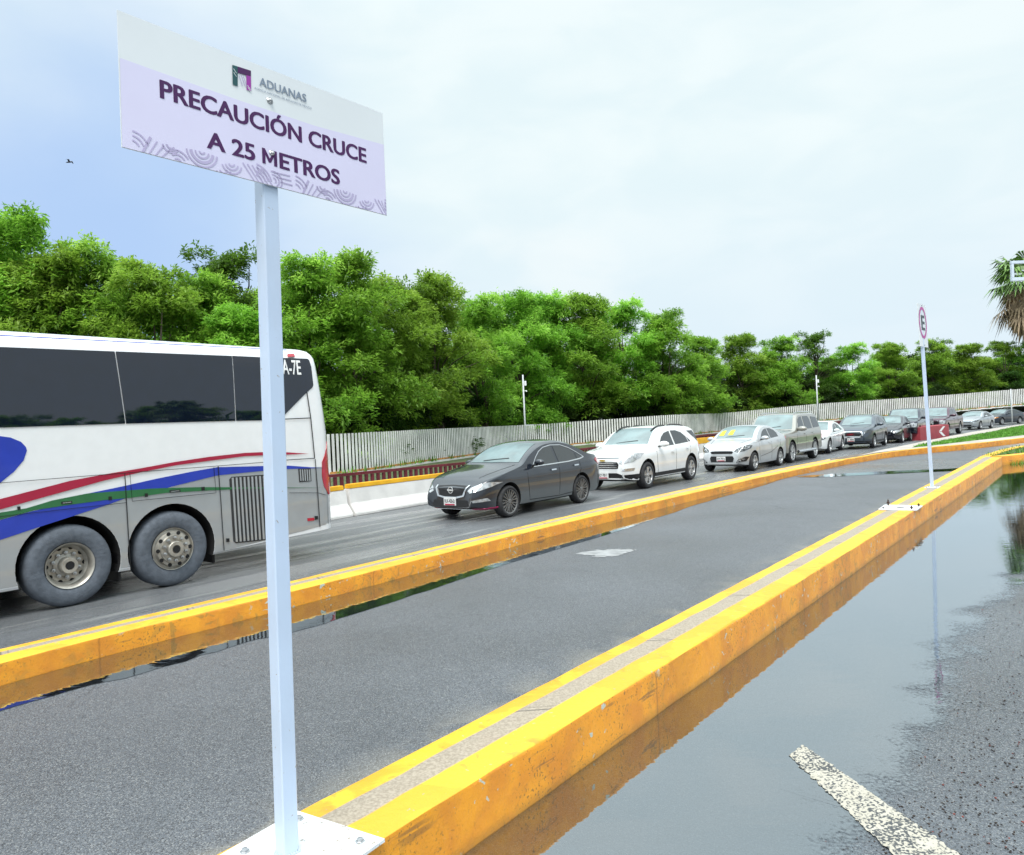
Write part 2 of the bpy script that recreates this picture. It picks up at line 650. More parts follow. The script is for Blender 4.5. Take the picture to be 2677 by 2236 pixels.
def kerb_mat(name, band=None):
    m = bpy.data.materials.new(name)
    m.use_nodes = True
    t = m.node_tree
    b = t.nodes['Principled BSDF']
    b.inputs['Roughness'].default_value = .5
    uv = N(t, 'ShaderNodeUVMap', uv_map='UVMap')
    s = N(t, 'ShaderNodeSeparateXYZ')
    t.links.new(uv.outputs[0], s.inputs[0])
    u = s.outputs['X']
    co = N(t, 'ShaderNodeTexCoord').outputs['Object']
    wob = wmath('MULTIPLY', wmath('SUBTRACT', wnoise(5, 5, co, t=t), .5), .12, t)
    uu = wmath('ADD', u, wob, t)
    top = wmix(wmap(wnoise(2.2, 5, co, dist=.6, t=t), .50, .56, 0, 1, t), (.76, .44, .022), (.73, .35, .018), t)
    conc = wmix(wmap(wnoise(75, 4, co, (1, 1, 1), t=t), .3, .7, 0, 1, t), (.25, .205, .155), (.38, .32, .25), t)
    top = wmix(wmath('MULTIPLY', wmap(wnoise(14, 6, co, dist=.5, t=t), .54, .68, 0, .45, t), wmap(wnoise(1.7, 3, co, t=t), .42, .6, .15, 1, t), t), top, (.30, .17, .03), t)
    top = wmix(wmap(wnoise(23, 4, co, dist=.6, t=t), .69, .71, 0, .8, t), top, (.36, .33, .28), t)
    conc = wmix(wmap(wnoise(1.3, 4, co, t=t), .55, .7, 0, .5, t), conc, (.30, .22, .17), t)
    jn = wmath('FRACT', wmath('MULTIPLY', s.outputs['Y'], .62, t), 0, t)
    jl = wmap(wmath('ABSOLUTE', wmath('SUBTRACT', jn, .5, t), 0, t), .0, .012, .8, 0, t)
    jl2 = wmap(wmath('ABSOLUTE', wmath('SUBTRACT', jn, .535, t), 0, t), .0, .008, .5, 0, t)
    conc = wmix(wmath('MAXIMUM', jl, jl2, t), conc, (.07, .06, .05), t)
    if band:
        e = .012
        f1 = wmap(uu, band[0] - e, band[0] + e, 0, 1, t)
        f2 = wmap(uu, band[1] - e, band[1] + e, 1, 0, t)
        top = wmix(wmath('MULTIPLY', f1, f2, t), top, conc, t)
    # faces: yellow with shade put in as darker orange, chips, mossy stains and a tide line near the water
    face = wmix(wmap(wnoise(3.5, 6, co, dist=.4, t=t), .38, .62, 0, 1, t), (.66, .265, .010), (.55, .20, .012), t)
    st = wmap(wnoise(9, 6, co, dist=.8, t=t), .52, .64, 0, .55, t)
    face = wmix(wmath('MULTIPLY', st, wmap(wnoise(.9, 3, co, t=t), .45, .6, 0, 1, t), t), face, (.22, .15, .03), t)
    z = N(t, 'ShaderNodeSeparateXYZ')
    t.links.new(co, z.inputs[0])
    chip = wmap(wnoise(12, 4, co, (1, 1, 1.4), t=t, dist=.6), .64, .655, 0, 1, t)
    chip = wmath('MULTIPLY', chip, wmap(wnoise(1.4, 2, co, t=t), .45, .55, 0, 1, t), t)
    face = wmix(chip, face, (.40, .42, .36), t)
    tide = wmap(wmath('ADD', z.outputs['Z'], wmath('MULTIPLY', wnoise(8, 4, co, t=t), .05, t), t), -.09, -.03 if band and band[0] < .35 else .06, .45, 0, t)
    face = wmix(tide, face, (.20, .11, .02), t)
    spk = wmath('MULTIPLY', wmap(wnoise(60, 3, co, t=t), .58, .66, 0, .8, t), wmap(wnoise(2.5, 3, co, t=t), .40, .60, .15, 1, t), t)
    face = wmix(spk, face, (.13, .08, .02), t)
    jf = wmath('FRACT', wmath('ADD', wmath('MULTIPLY', s.outputs['Y'], .31, t), wmath('MULTIPLY', wnoise(4, 3, co, t=t), .03, t), t), 0, t)
    jk = wmap(wmath('ABSOLUTE', wmath('SUBTRACT', jf, .5, t), 0, t), .0, .005, .4, 0, t)
    face = wmix(jk, face, (.10, .05, .01), t)
    scf = wmath('MULTIPLY', wmap(wnoise(7, 5, co, (.25, .25, 3), t=t), .60, .66, 0, .6, t), wmap(wnoise(1.2, 2, co, t=t), .5, .6, 0, 1, t), t)
    face = wmix(scf, face, (.06, .045, .03), t)
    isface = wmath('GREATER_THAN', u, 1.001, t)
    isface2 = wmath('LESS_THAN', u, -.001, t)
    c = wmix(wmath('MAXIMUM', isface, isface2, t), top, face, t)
    t.links.new(c, b.inputs['Base Color'])
    bn = N(t, 'ShaderNodeBump', Strength=.55, Distance=.012)
    t.links.new(wmath('ADD', wnoise(16, 5, co, t=t), wmath('MULTIPLY', wnoise(90, 2, co, t=t), .35, t), t), bn.inputs['Height'])
    t.links.new(bn.outputs[0], b.inputs['Normal'])
    return m


def kerb(name, left, right, zl, zr, m, ztop=KT, bev=.022):
    """left/right: plan edges (same count).  zl/zr: how far the faces go down."""
    prof = []                                # (u, across, z) sections
    vs, fs, uvs = [], [], []
    n = len(left)
    length = 0
    for i in range(n):
        a, b = left[i], right[i]
        if i: length += (left[i] - left[i - 1]).length
        wd = (b - a).length
        zt = ztop[i] if isinstance(ztop, (list, tuple)) else ztop
        j = lambda s: RNG.normal(0, s)
        sec = [(-.5, a, zl), (-.01, a, zt - bev), (0, a.lerp(b, bev * .35 / wd), zt - bev * .28), (.04, a.lerp(b, bev / wd), zt),
               (.33, a.lerp(b, .33), zt + .002), (.66, a.lerp(b, .66), zt + .002),
               (.96, a.lerp(b, 1 - bev / wd), zt), (1, a.lerp(b, 1 - bev * .35 / wd), zt - bev * .28), (1.01, b, zt - bev), (1.5, b, zr)]
        for u, p, z in sec:
            vs.append((p.x + j(.0025), p.y + j(.0025), z + (j(.0016) if z > 0 else 0)))
            uvs.append((u, length))
    k = 10
    for i in range(n - 1):
        for q in range(k - 1):
            fs.append((i * k + q, i * k + q + 1, (i + 1) * k + q + 1, (i + 1) * k + q)[::-1])
    fs.append(tuple(range(k)))
    fs.append(tuple(range((n - 1) * k, n * k))[::-1])
    o = obj(name, vs, fs, m)
    lay = o.data.uv_layers.new(name='UVMap')
    for lp in o.data.loops:
        lay.data[lp.index].uv = uvs[lp.vertex_index]
    smooth_by_angle(o, 35)
    return tag(o, kind='structure')


ns = 150
kl = [kL0.lerp(kL1, t) for t in np.linspace(-.35, 1, ns)]
kr = [kR0.lerp(kR1, t) for t in np.linspace(-.33, 1, ns)]
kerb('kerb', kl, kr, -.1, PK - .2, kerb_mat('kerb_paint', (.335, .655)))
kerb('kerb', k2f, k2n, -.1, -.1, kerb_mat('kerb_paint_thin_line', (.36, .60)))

# far island: kerb face, pavement, grass
ZI = .24
IN = [gnd(2195, 1203.5, KT + .01)] + [gnd(x, y, ZI) for x, y in ((2250, 1192), (2310, 1182), (2424, 1170), (2544, 1160), (2675, 1145))]
ext = (IN[-1] - IN[-2]).normalized()
IN += [IN[-1] + ext * 15, IN[-1] + ext * 40]
IN = resample(chaikin(IN, 2, False), 60)
IF = [gnd(x, y, ZI) for x, y in ((2170, 1199), (2297, 1178), (2400, 1157), (2484, 1140), (2560, 1126), (2650, 1112), (2700, 1106))]
ext2 = (IF[-1] - IF[-2]).normalized()
IF += [IF[-1] + ext2 * 25]
inner = []
for i, p in enumerate(IN):
    d = (IN[min(i + 1, 59)] - IN[max(i - 1, 0)]).normalized()
    inner.append(p + Vector((-d.y, d.x, 0)) * .16)
zt = [KT + .012 + (ZI - KT - .012) * min(1, i / 8) for i in range(60)]
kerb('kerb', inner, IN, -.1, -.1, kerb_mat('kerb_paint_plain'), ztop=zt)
M['pave'] = mat('pale_concrete', (.40, .36, .32), .8, var=.15, scale=1.2, bump=.3, bscale=30)
sheet('island_pavement', [xy(p) for p in inner[2:]] + [xy(p) for p in IF[::-1]][:-1], ZI - .006, M['pave'])
IFk = [p.copy() for p in resample(IF, 30)]
tag(obj('island_kerb_edge', [(*xy(p), ZI - .008) for p in IFk] + [(*xy(p), -.05) for p in IFk],
        [(i, i + 1, i + 31, i + 30) for i in range(29)], M['pave']), kind='structure')
M['grass'] = mat('grass_green', (.085, .20, .022), .8, var=.4, scale=3, bump=.8, bscale=60)
G1 = [gnd(x, y, ZI) for x, y in ((2385, 1170), (2424, 1166.5), (2544, 1152), (2675, 1138), (2760, 1131))]
G2 = [gnd(x, y, ZI) for x, y in ((2400, 1164), (2455, 1154), (2544, 1138), (2600, 1128), (2640, 1119), (2680, 1112), (2760, 1101))]
gpoly = [xy(p) for p in G1 + G2[::-1]]
sheet('grass_ground', gpoly, ZI + .002, M['grass'])

# corner island at the end of the near kerb
C3 = [gnd(2619, 1193, KT), gnd(2675, 1187.5, KT)]
C3 = [C3[0] - i3d * .02, C3[1], C3[1] + i3d * 30]
L3 = [gnd(x, y, KT) for x, y in ((2556, 1195), (2589, 1183), (2627, 1172), (2676, 1164), (2720, 1158))]
L3 = resample(chaikin(L3, 2, False), 24)
e3 = (L3[-1] - L3[-3]).normalized()
L3 += [L3[-1] + e3 * 6, L3[-1] + e3 * 25]
nr = Vector((-i3d.y, i3d.x, 0))
front_in = [p + nr * .35 for p in C3]
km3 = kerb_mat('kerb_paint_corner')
fr = resample(C3, 40)
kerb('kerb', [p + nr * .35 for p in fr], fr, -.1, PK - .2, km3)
l3in = []
for i, p in enumerate(L3):
    d = (L3[min(i + 1, len(L3) - 1)] - L3[max(i - 1, 0)]).normalized()
    l3in.append(p + Vector((d.y, -d.x, 0)) * .3)
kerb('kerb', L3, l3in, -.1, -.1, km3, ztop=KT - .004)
g3 = [xy(p) for p in l3in[4:]] + [xy(front_in[2]), xy(front_in[1]), xy(front_in[0] + i3d * .4)]
M['verge'] = mat('rough_grass', (.06, .085, .03), .9, var=.5, scale=5, bump=.8, bscale=50)
sheet('island_soil', [xy(p) for p in L3[:2] + l3in[2:]] + [xy(front_in[2]), xy(front_in[0])], KT - .03, M['verge'])
tag(bpy.data.objects['kerb'], kind='structure')

# puddles
PR = [(2677, 1440), (2624, 1530), (2530, 1600), (2475, 1642), (2456, 1664), (2452, 1730), (2444, 1788), (2395, 1850), (2370, 1893), (2350, 1970), (2320, 2029), (2240, 2090), (2200, 2130), (2170, 2236), (2150, 2500)]
pr = [gnd(x, y, PK) for x, y in PR]
pr = chaikin([pr[0] + Vector((6, 6, 0))] + pr + [gnd(1700, 3200, PK)], 3, False)
jit = pr
inset, outer = [], []
for i, p in enumerate(pr):
    d_ = (pr[min(i + 1, len(pr) - 1)] - pr[max(i - 1, 0)]).normalized()
    nn = Vector((d_.y, -d_.x, 0))
    if nn.x > 0: nn = -nn                       # toward the kerb
    inset.append(p + nn * .40)
    outer.append(p - nn * .75)
pud = [xy(kR0.lerp(kR1, -.25) + KNOR * .1), xy(kR1 + KNOR * .1), xy(C3[0] + nr * .05), xy(C3[1] + nr * .05), xy(C3[1] + i3d * 20 + nr * .05), xy(inset[0] + Vector((14, 4, 0)))] + [xy(p) for p in inset]
v_, f_, _ = poly_fill(pud)
vs = [(p.x, p.y, PK + .006) for p in v_] + [(*xy(p), PK + .006) for p in inset] + [(*xy(p), PK + .006) for p in outer]
n0, n1 = len(v_), len(inset)
fs = [tuple(t_) for t_ in f_] + [(n0 + i, n0 + i + 1, n0 + n1 + i + 1, n0 + n1 + i) for i in range(n1 - 1)]
o = tag(obj('puddle', vs, fs, M['water']), kind='structure')
at_ = o.data.attributes.new('shallow', 'FLOAT', 'POINT')
at_.data.foreach_set('value', [0.0] * (n0 + n1) + [1.4] * n1)
bm = bmesh.new(); bm.from_mesh(o.data)
for f__ in bm.faces:
    if f__.normal.z < 0: f__.normal_flip()
bm.to_mesh(o.data); bm.free()
# strip of water in the gutter of the middle kerb
GT = [(-330, 1955), (0, 1862), (150, 1815), (350, 1768), (550, 1708), (700, 1664), (765, 1658), (950, 1598), (1148, 1535), (1300, 1482), (1480, 1432), (1633, 1384), (1710, 1358), (1790, 1330), (1880, 1302), (1977, 1276), (2050, 1252), (2080, 1243)]
gt = [gnd(x, y) for x, y in GT]
gt = chaikin(gt, 2, False)
gt = [p + Vector((RNG.normal(0, .014), RNG.normal(0, .014), 0)) for p in gt]
k2e = [p for p in k2mid if p.x < 9.4]
sheet('puddle', [xy(p) for p in k2e] + [xy(p) for p in gt[::-1]], .005, M['water'])
# thin film across the road further on, and a small white puddle
WP = [(2100, 1247), (2140, 1249), (2250, 1242), (2400, 1233), (2530, 1228), (2570, 1213), (2500, 1204), (2440, 1200), (2330, 1213), (2230, 1214), (2170, 1224), (2125, 1236)]
sheet('damp_patch', [xy(p) for p in chaikin([gnd(x, y) for x, y in WP], 2)], .004, M['damp'])
WQ = [(2070, 1248), (2120, 1243), (2250, 1236), (2400, 1229), (2480, 1227), (2560, 1219), (2545, 1230), (2400, 1236), (2250, 1243.5), (2140, 1249)]
sheet('puddle', [xy(p) for p in chaikin([gnd(x, y) for x, y in WQ], 2)], .009, M['water'])
SP = [(1500, 1451), (1540, 1441), (1590, 1437), (1640, 1436), (1668, 1439), (1640, 1446), (1600, 1457), (1555, 1458), (1548, 1451)]
sheet('silt_patch', [xy(p + Vector((RNG.normal(0, .03), RNG.normal(0, .03), 0))) for p in chaikin([gnd(x, y) for x, y in SP], 3)], .004, M['silt'])
# worn white bay line in the parking area
m = bpy.data.materials.new('worn_line_paint')
m.use_nodes = True
t = m.node_tree
b = t.nodes['Principled BSDF']
co = N(t, 'ShaderNodeTexCoord').outputs['Object']
worn = wmath('ADD', wnoise(75, 5, co, t=t), wmath('MULTIPLY', wnoise(5, 3, co, t=t), .45, t), t)
f = wmap(worn, .63, .73, 0, 1, t)
t.links.new(wmix(f, (.055, .06, .065), wmix(wnoise(9, 3, co, t=t), (.34, .31, .24), (.52, .49, .43), t), t), b.inputs['Base Color'])
b.inputs['Roughness'].default_value = .6
bn = N(t, 'ShaderNodeBump', Strength=.8, Distance=.006)
t.links.new(wnoise(120, 3, co, t=t), bn.inputs['Height'])
t.links.new(bn.outputs[0], b.inputs['Normal'])
q = [gnd(x, y, PK) for x, y in ((2062, 1978), (2100, 1952), (2640, 2330), (2430, 2330))]
rag = []
for i in range(4):
    a, c2 = q[i], q[(i + 1) % 4]
    k = 90 if i in (1, 3) else 14
    for j in range(k):
        p = a.lerp(c2, j / k)
        rag.append((p.x + RNG.normal(0, .005), p.y + RNG.normal(0, .005)))
sheet('bay_line_marking', rag, PK + .009, m)

# ------------------------------------------------------------------ barrier line, railing, fence
BASE = [Vector((-17, -1, 0)), Vector((-12.4, 4.6, 0)), Vector((-5.7, 13.1, 0))] + [gnd(*p) for p in ((867, 1361), (1118.6, 1318.5))] + [gnd(1560, 1246), gnd(1811.7, 1206), gnd(2050, 1166), gnd(2240, 1140), gnd(2420, 1116), gnd(2560, 1101), gnd(2690, 1089)]
for p in BASE: print('barrier base', [round(x, 1) for x in p])
bl = through(BASE, 300)
tot = sum((bl[i + 1] - bl[i]).length for i in range(len(bl) - 1))
NB = int(tot / 3.6)
bl = resample(bl, NB + 1)
M['bwhite'] = mat('barrier_white', (.74, .72, .70), .75, var=.07, scale=2.5, bump=.3, bscale=25)
M['byellow'] = mat('barrier_yellow', (.80, .42, .015), .6, var=.12, scale=3, bump=.2)
dirty(M['bwhite'], (.22, .19, .15), -.03, .20, .9, 5)
for nd in M['bwhite'].node_tree.nodes:
    if nd.type == 'MAP_RANGE' and abs(nd.inputs[1].default_value - 1.4) < 1e-6:
        nd.inputs[4].default_value = 1.0


def barrier(i):
    a, c = bl[i], bl[i + 1]
    d = (c - a).normalized()
    nrm = Vector((d.y, -d.x, 0))                 # toward the lane
    ln = (c - a).length - .05
    h = .70 + min(.26, max(0, (a.length - 16) * .018))
    root = empty('concrete_barrier', a, math.atan2(d.y, d.x))
    def ext(prof, x0, x1, name, m):
        vs = [(x, y, z) for x in (x0, x1) for y, z in prof]
        k = len(prof)
        fs = [(q, (q + 1) % k, (q + 1) % k + k, q + k) for q in range(k)] + [tuple(range(k))[::-1], tuple(range(k, 2 * k))]
        o = obj(name, vs, fs, m, root)
        bm = bmesh.new(); bm.from_mesh(o.data); bmesh.ops.recalc_face_normals(bm, faces=bm.faces)
        bmesh.ops.bevel(bm, geom=bm.edges[:], offset=.012, segments=2, affect='EDGES')
        bm.to_mesh(o.data); bm.free()
        return o
    hc = h - (.10 if a.length < 26 else .26)
    ext([(0, 0), (0, .07), (.15, .28), (.20, hc), (.36, hc), (.41, .28), (.56, .07), (.56, 0)], .02, ln, 'body', M['bwhite'])
    g0 = .10 if i % 2 else .04
    ext([(.195, hc), (.205, h), (.355, h), (.365, hc)], g0, ln - .06, 'cap', M['byellow'])
    return root


for i in range(NB):
    r = barrier(i)
    bm_ = (bl[i] + bl[i + 1]) / 2
    bpx = CX + bm_.x / bm_.y * F if bm_.y > 1 else -999
    if bpx < 800: lab = 'white barrier unit with yellow cap hidden behind the long bus'
    elif bpx < 960 and not any('just right of the bus tail' in (o.get('label') or '') for o in bpy.data.objects): lab = 'white barrier unit with yellow cap just right of the bus tail'
    elif bpx < 1160 and not any('beside the navy sedan bonnet' in (o.get('label') or '') for o in bpy.data.objects): lab = 'white barrier unit with yellow cap beside the navy sedan bonnet'
    else: lab = 'white barrier unit with yellow cap in the row behind the queue of cars'
    tag(r, lab, 'barrier', 'white barrier units with yellow caps along the lane')

# maroon railing right behind the barriers
M['maroon'] = mat('maroon_paint', (.13, .012, .022), .5, var=.2, scale=4)
rl = []
for i, p in enumerate(bl):
    d = (bl[min(i + 1, NB)] - bl[max(i - 1, 0)]).normalized()
    rl.append(p + Vector((-d.y, d.x, 0)) * 1.25)
rr = resample(rl, 720)
mb, mb2 = MB(), MB()
for i in range(len(rr) - 1):
    a, c = rr[i], rr[i + 1]
    px_ = CX + (a.x / a.y) * F
    hh = at(px_, np.interp(px_, [400, 857, 1251, 1500, 1811, 2147, 2412, 2677], [1285, 1241, 1204, 1174, 1139, 1104, 1084, 1062]), a.y).z
    d = (c - a).normalized()
    mb.box((a + c) / 2 + Vector((0, 0, hh - .04)), ((c - a).length + .01, .07, .07), math.atan2(d.y, d.x))
    mb2.box(a + Vector((0, 0, (hh - .08) / 2)), (.085, .05, hh - .08), math.atan2(d.y, d.x))
    if i % 2: mb2.box((a + c) / 2 + Vector((0, 0, .10)), ((c - a).length, .03, .06), math.atan2(d.y, d.x))
rt = empty('railing', rr[0])
tag(rt, 'low maroon metal railing of upright bars, running behind the white barriers', 'railing')
o = mb.build('top_rail', M['maroon']); o.parent = rt; o.matrix_parent_inverse = Matrix.Translation(-rr[0])
o = mb2.build('balusters', M['maroon']); o.parent = rt; o.matrix_parent_inverse = Matrix.Translation(-rr[0])

# white slatted fence
FP = [(-300, 1188, 1306), (350, 1158, 1272), (857, 1135.7, 1238.6), (1130, 1122, 1203), (1400, 1110, 1170), (1776, 1084, 1137.6), (1874, 1081, 1128.5), (2147, 1055.5, 1099.5), (2412, 1037.5, 1079.5), (2677, 1016.5, 1057), (2800, 1007, 1047)]
fpts = []
for x, y0, y1 in FP:
    d = F * 1.75 / (y1 - y0) / math.cos(ROLL)
    b0 = at(x, y1, d)
    fpts.append(b0)
fpts = through(fpts, 500)
ftot = sum((fpts[i + 1] - fpts[i]).length for i in range(len(fpts) - 1))
NF = int(ftot / .24)
fl = resample(fpts, NF)
M['fence'] = mat('fence_white', (.76, .75, .73), .6, var=.14, scale=1.3, bump=.1)
M['rust'] = mat('rusty_edge', (.42, .20, .05), .8, var=.4, scale=4)
mb, mb2, mb3 = MB(), MB(), MB()
for i in range(NF - 1):
    a, c = fl[i], fl[i + 1]
    d = (c - a).normalized()
    rz = math.atan2(d.y, d.x)
    mb.box(a + Vector((0, 0, .875)), (.138 + RNG.normal(0, .004), .02, 1.75 + RNG.normal(0, .008)), rz + RNG.normal(0, .02))
    if i % 6 == 0:
        e = fl[min(i + 6, NF - 1)]
        mid = (a + e) / 2
        dd = e - a
        rz2 = math.atan2(dd.y, dd.x)
        ln = math.hypot(dd.x, dd.y)
        mb2.box(mid + Vector((0, 0, -.11)), (ln + .01, .16, .14), rz2)
        mb3.box(mid + Vector((0, 0, .012)), (ln + .01, .08, .09), rz2)
fr_ = empty('slat_fence', fl[0])
tag(fr_, 'long fence of white upright slats standing in front of the trees', 'fence')
for q, nme, mm in ((mb, 'slats', M['fence']), (mb2, 'ledge', M['bwhite']), (mb3, 'bottom_rail', M['rust'])):
    o = q.build(nme, mm)
    o.parent = fr_
    o.matrix_parent_inverse = Matrix.Translation(-fl[0])
# verge rising from the railing to the foot of the fence, and the wood floor behind it
va, vb = resample(rl, 60), resample(fl, 60)
vs = [(*xy(p), .03) for p in va] + [(p.x, p.y, p.z - .15) for p in vb]
tag(obj('verge', vs, [(i, i + 1, i + 61, i + 60) for i in range(59)], M['verge']), kind='structure')
vs = [(p.x, p.y, p.z - .16) for p in vb]
vs2 = []
for i, p in enumerate(vb):
    d = (vb[min(i + 1, 59)] - vb[max(i - 1, 0)]).normalized()
    vs2.append((p.x - d.y * 60 - 5, p.y + d.x * 60, p.z - .2))
M['floor'] = mat('wood_floor', (.045, .04, .022), .9, var=.4, scale=.6)
tag(obj('wood_floor', vs + vs2, [(i, i + 1, i + 61, i + 60) for i in range(59)], M['floor']), kind='structure')


# ------------------------------------------------------------------ trees
M['leaf'] = leafmat('feathery_leaves', (.11, .255, .025), (.255, .50, .055), (.46, .73, .13))
M['leafd'] = leafmat('dark_leaves', (.05, .13, .018), (.10, .24, .028), (.17, .36, .04))
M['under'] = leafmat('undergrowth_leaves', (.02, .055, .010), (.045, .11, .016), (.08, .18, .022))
M['bark'] = mat('bark', (.11, .085, .065), .85, var=.3, scale=6, bump=.5, bscale=20)


def leaves_mesh(name, C, D, Ln, Wd, tint, m):
    """one pointed, folded leaf per row: C base, D direction, Ln length, Wd half width"""
    n = len(C)
    up = np.tile(np.array([0, 0, 1.]), (n, 1)) + RNG.normal(0, .33, (n, 3))
    S = np.cross(D, up)
    S /= np.linalg.norm(S, axis=1)[:, None] + 1e-9
    mid = C + D * (Ln * .5)[:, None]
    tip = C + D * Ln[:, None] + np.array([0, 0, -1.]) * (Ln * .22)[:, None]
    v = np.stack([C, mid + S * Wd[:, None], tip, mid - S * Wd[:, None]], 1).reshape(-1, 3)
    me = bpy.data.meshes.new(name)
    me.vertices.add(4 * n)
    me.vertices.foreach_set('co', v.ravel())
    me.loops.add(4 * n)
    me.loops.foreach_set('vertex_index', np.arange(4 * n, dtype=np.int32))
    me.polygons.add(n)
    me.polygons.foreach_set('loop_start', np.arange(0, 4 * n, 4, dtype=np.int32))
    me.polygons.foreach_set('loop_total', np.full(n, 4, dtype=np.int32))
    me.update()
    a = me.color_attributes.new('tint', 'FLOAT_COLOR', 'POINT')
    tt = np.repeat(tint, 4)
    a.data.foreach_set('color', np.stack([tt, tt, tt, np.ones_like(tt)], 1).ravel())
    me.materials.append(m)
    me.validate()
    return me


def tree_proto(seed, h=9.0, rad=2.9, nl=34, sprays=80, per=14, low=.20, dark=False, sparse=1.0, leaf=.235):
    """trunk mesh and crown mesh of one tree of height h"""
    rs = np.random.default_rng(seed)
    lumps = []
    for k in range(nl):
        f = low + (1 - low) * (k + rs.random()) / nl
        prof = math.sin(math.pi * min(1, (f - low * .7) / (1.06 - low * .7)) ** .8) ** .6
        a = rs.random() * 6.283
        rr_ = rad * prof * math.sqrt(rs.random()) * .85
        r = rs.uniform(.5, 1.12) * (1 - .25 * f) * rad / 2.9
        lumps.append((np.array([rr_ * math.cos(a), rr_ * math.sin(a), f * (h - r * .7)]), r, rs.random()))
    for k in range(11):                                    # wispy leaders at the top
        a = rs.random() * 6.283
        q = rs.random() * rad * .55
        lumps.append((np.array([q * math.cos(a), q * math.sin(a), h * rs.uniform(.90, 1.02)]), rs.uniform(.2, .5), rs.random()))
    C, D, Ln, Wd, T = [], [], [], [], []
    for c, r, tv in lumps:
        ns_ = int(sprays * sparse * (r / 1.0) ** 1.6) + 8
        z = rs.uniform(-.45, 1, ns_)
        a = rs.uniform(0, 6.283, ns_)
        q = np.sqrt(np.maximum(0, 1 - z * z))
        V = np.stack([q * np.cos(a), q * np.sin(a), z], 1)
        P = c + V * np.array([1.2, 1.2, .62]) * (r * rs.uniform(.40, 1.30, ns_) ** 1.0)[:, None]
        sd = V * .9 + np.array([0, 0, .12]) + rs.normal(0, .35, (ns_, 3))
        for i in range(ns_):
            for j in range(per):
                d = sd[i] + rs.normal(0, .75, 3) * np.array([1, 1, .45])
                d /= np.linalg.norm(d)
                C.append(P[i] + rs.normal(0, .10, 3))
                D.append(d)
            T += list(np.clip(.42 + .6 * (tv - .5) + rs.normal(0, .14) + rs.normal(0, .07, per), 0, 1))
            l_ = leaf * rs.uniform(.7, 1.25, per)
            Ln += list(l_)
            Wd += list(l_ * rs.uniform(.12, .19, per))
    cm = leaves_mesh('crown', np.array(C), np.array(D), np.array(Ln), np.array(Wd), np.array(T), M['leafd' if dark else 'leaf'])
    mb = MB()
    for s in range(2):
        a = rs.random() * 6.283
        lean = rs.uniform(.3, .9)
        pts = [(.15 * s, 0, 0)]
        for k in range(1, 6):
            f = k / 5
            pts.append((.15 * s + lean * f * math.cos(a) + rs.normal(0, .12), lean * f * math.sin(a) + rs.normal(0, .12), f * h * .8))
        mb.tube(pts, [.13, .115, .09, .07, .05, .02], 7)
        for c, r, tv in lumps[s::2][:12]:
            zf = max(.12, min(.75, c[2] / h * .72))
            i = min(4, int(zf / .8 * 5))
            p0 = Vector(pts[i]).lerp(Vector(pts[i + 1]), zf / .8 * 5 - i)
            p1 = Vector(c)
            md = p0.lerp(p1, .5) + Vector((rs.normal(0, .15), rs.normal(0, .15), .2))
            mb.tube([p0, md, p1], [.05, .035, .012], 5)
    tm = mb.build('trunk', M['bark'], smooth=True)
    me = tm.data
    bpy.data.objects.remove(tm)
    return me, cm, h


PROTO = [tree_proto(11), tree_proto(12, rad=3.2, nl=38), tree_proto(13, rad=2.6, nl=31), tree_proto(14, rad=3.1, nl=40, low=.10), tree_proto(15, rad=2.7, sparse=.65, nl=22, low=.3, dark=True)]
fence_xy = [(p.x, p.y, p.z) for p in fl]


def ground_behind(x, y):
    j = min(range(0, NF, 6), key=lambda i: (fl[i].x - x) ** 2 + (fl[i].y - y) ** 2)
    return fl[j].z - .2


def tree(k, px, ytop, off, wid=1.0, label='', group=None, name='tree'):
    """px, ytop: where the top shows in the photo; off: metres behind the fence along the view"""
    r = ray(px, 1100)
    j = min(range(NF), key=lambda i: abs(fl[i].x / fl[i].y - r.x))
    d = fl[j].y + off + 2.3
    top = at(px, ytop + 16, d)
    z0 = fl[j].z - .2
    tm, cm, h = PROTO[k]
    o = empty(name, (top.x, top.y, z0), RNG.uniform(0, 6.28))
    s = (top.z - z0) / h
    wid = min(wid, 1.12)
    o.scale = (wid * (.35 + .65 * s), wid * (.35 + .65 * s), s)
    for nm, me in (('trunk', tm), ('crown', cm)):
        q = bpy.data.objects.new(nm, me)
        COL.objects.link(q)
        q.parent = o
    tag(o, label, 'tree', group)
    return o


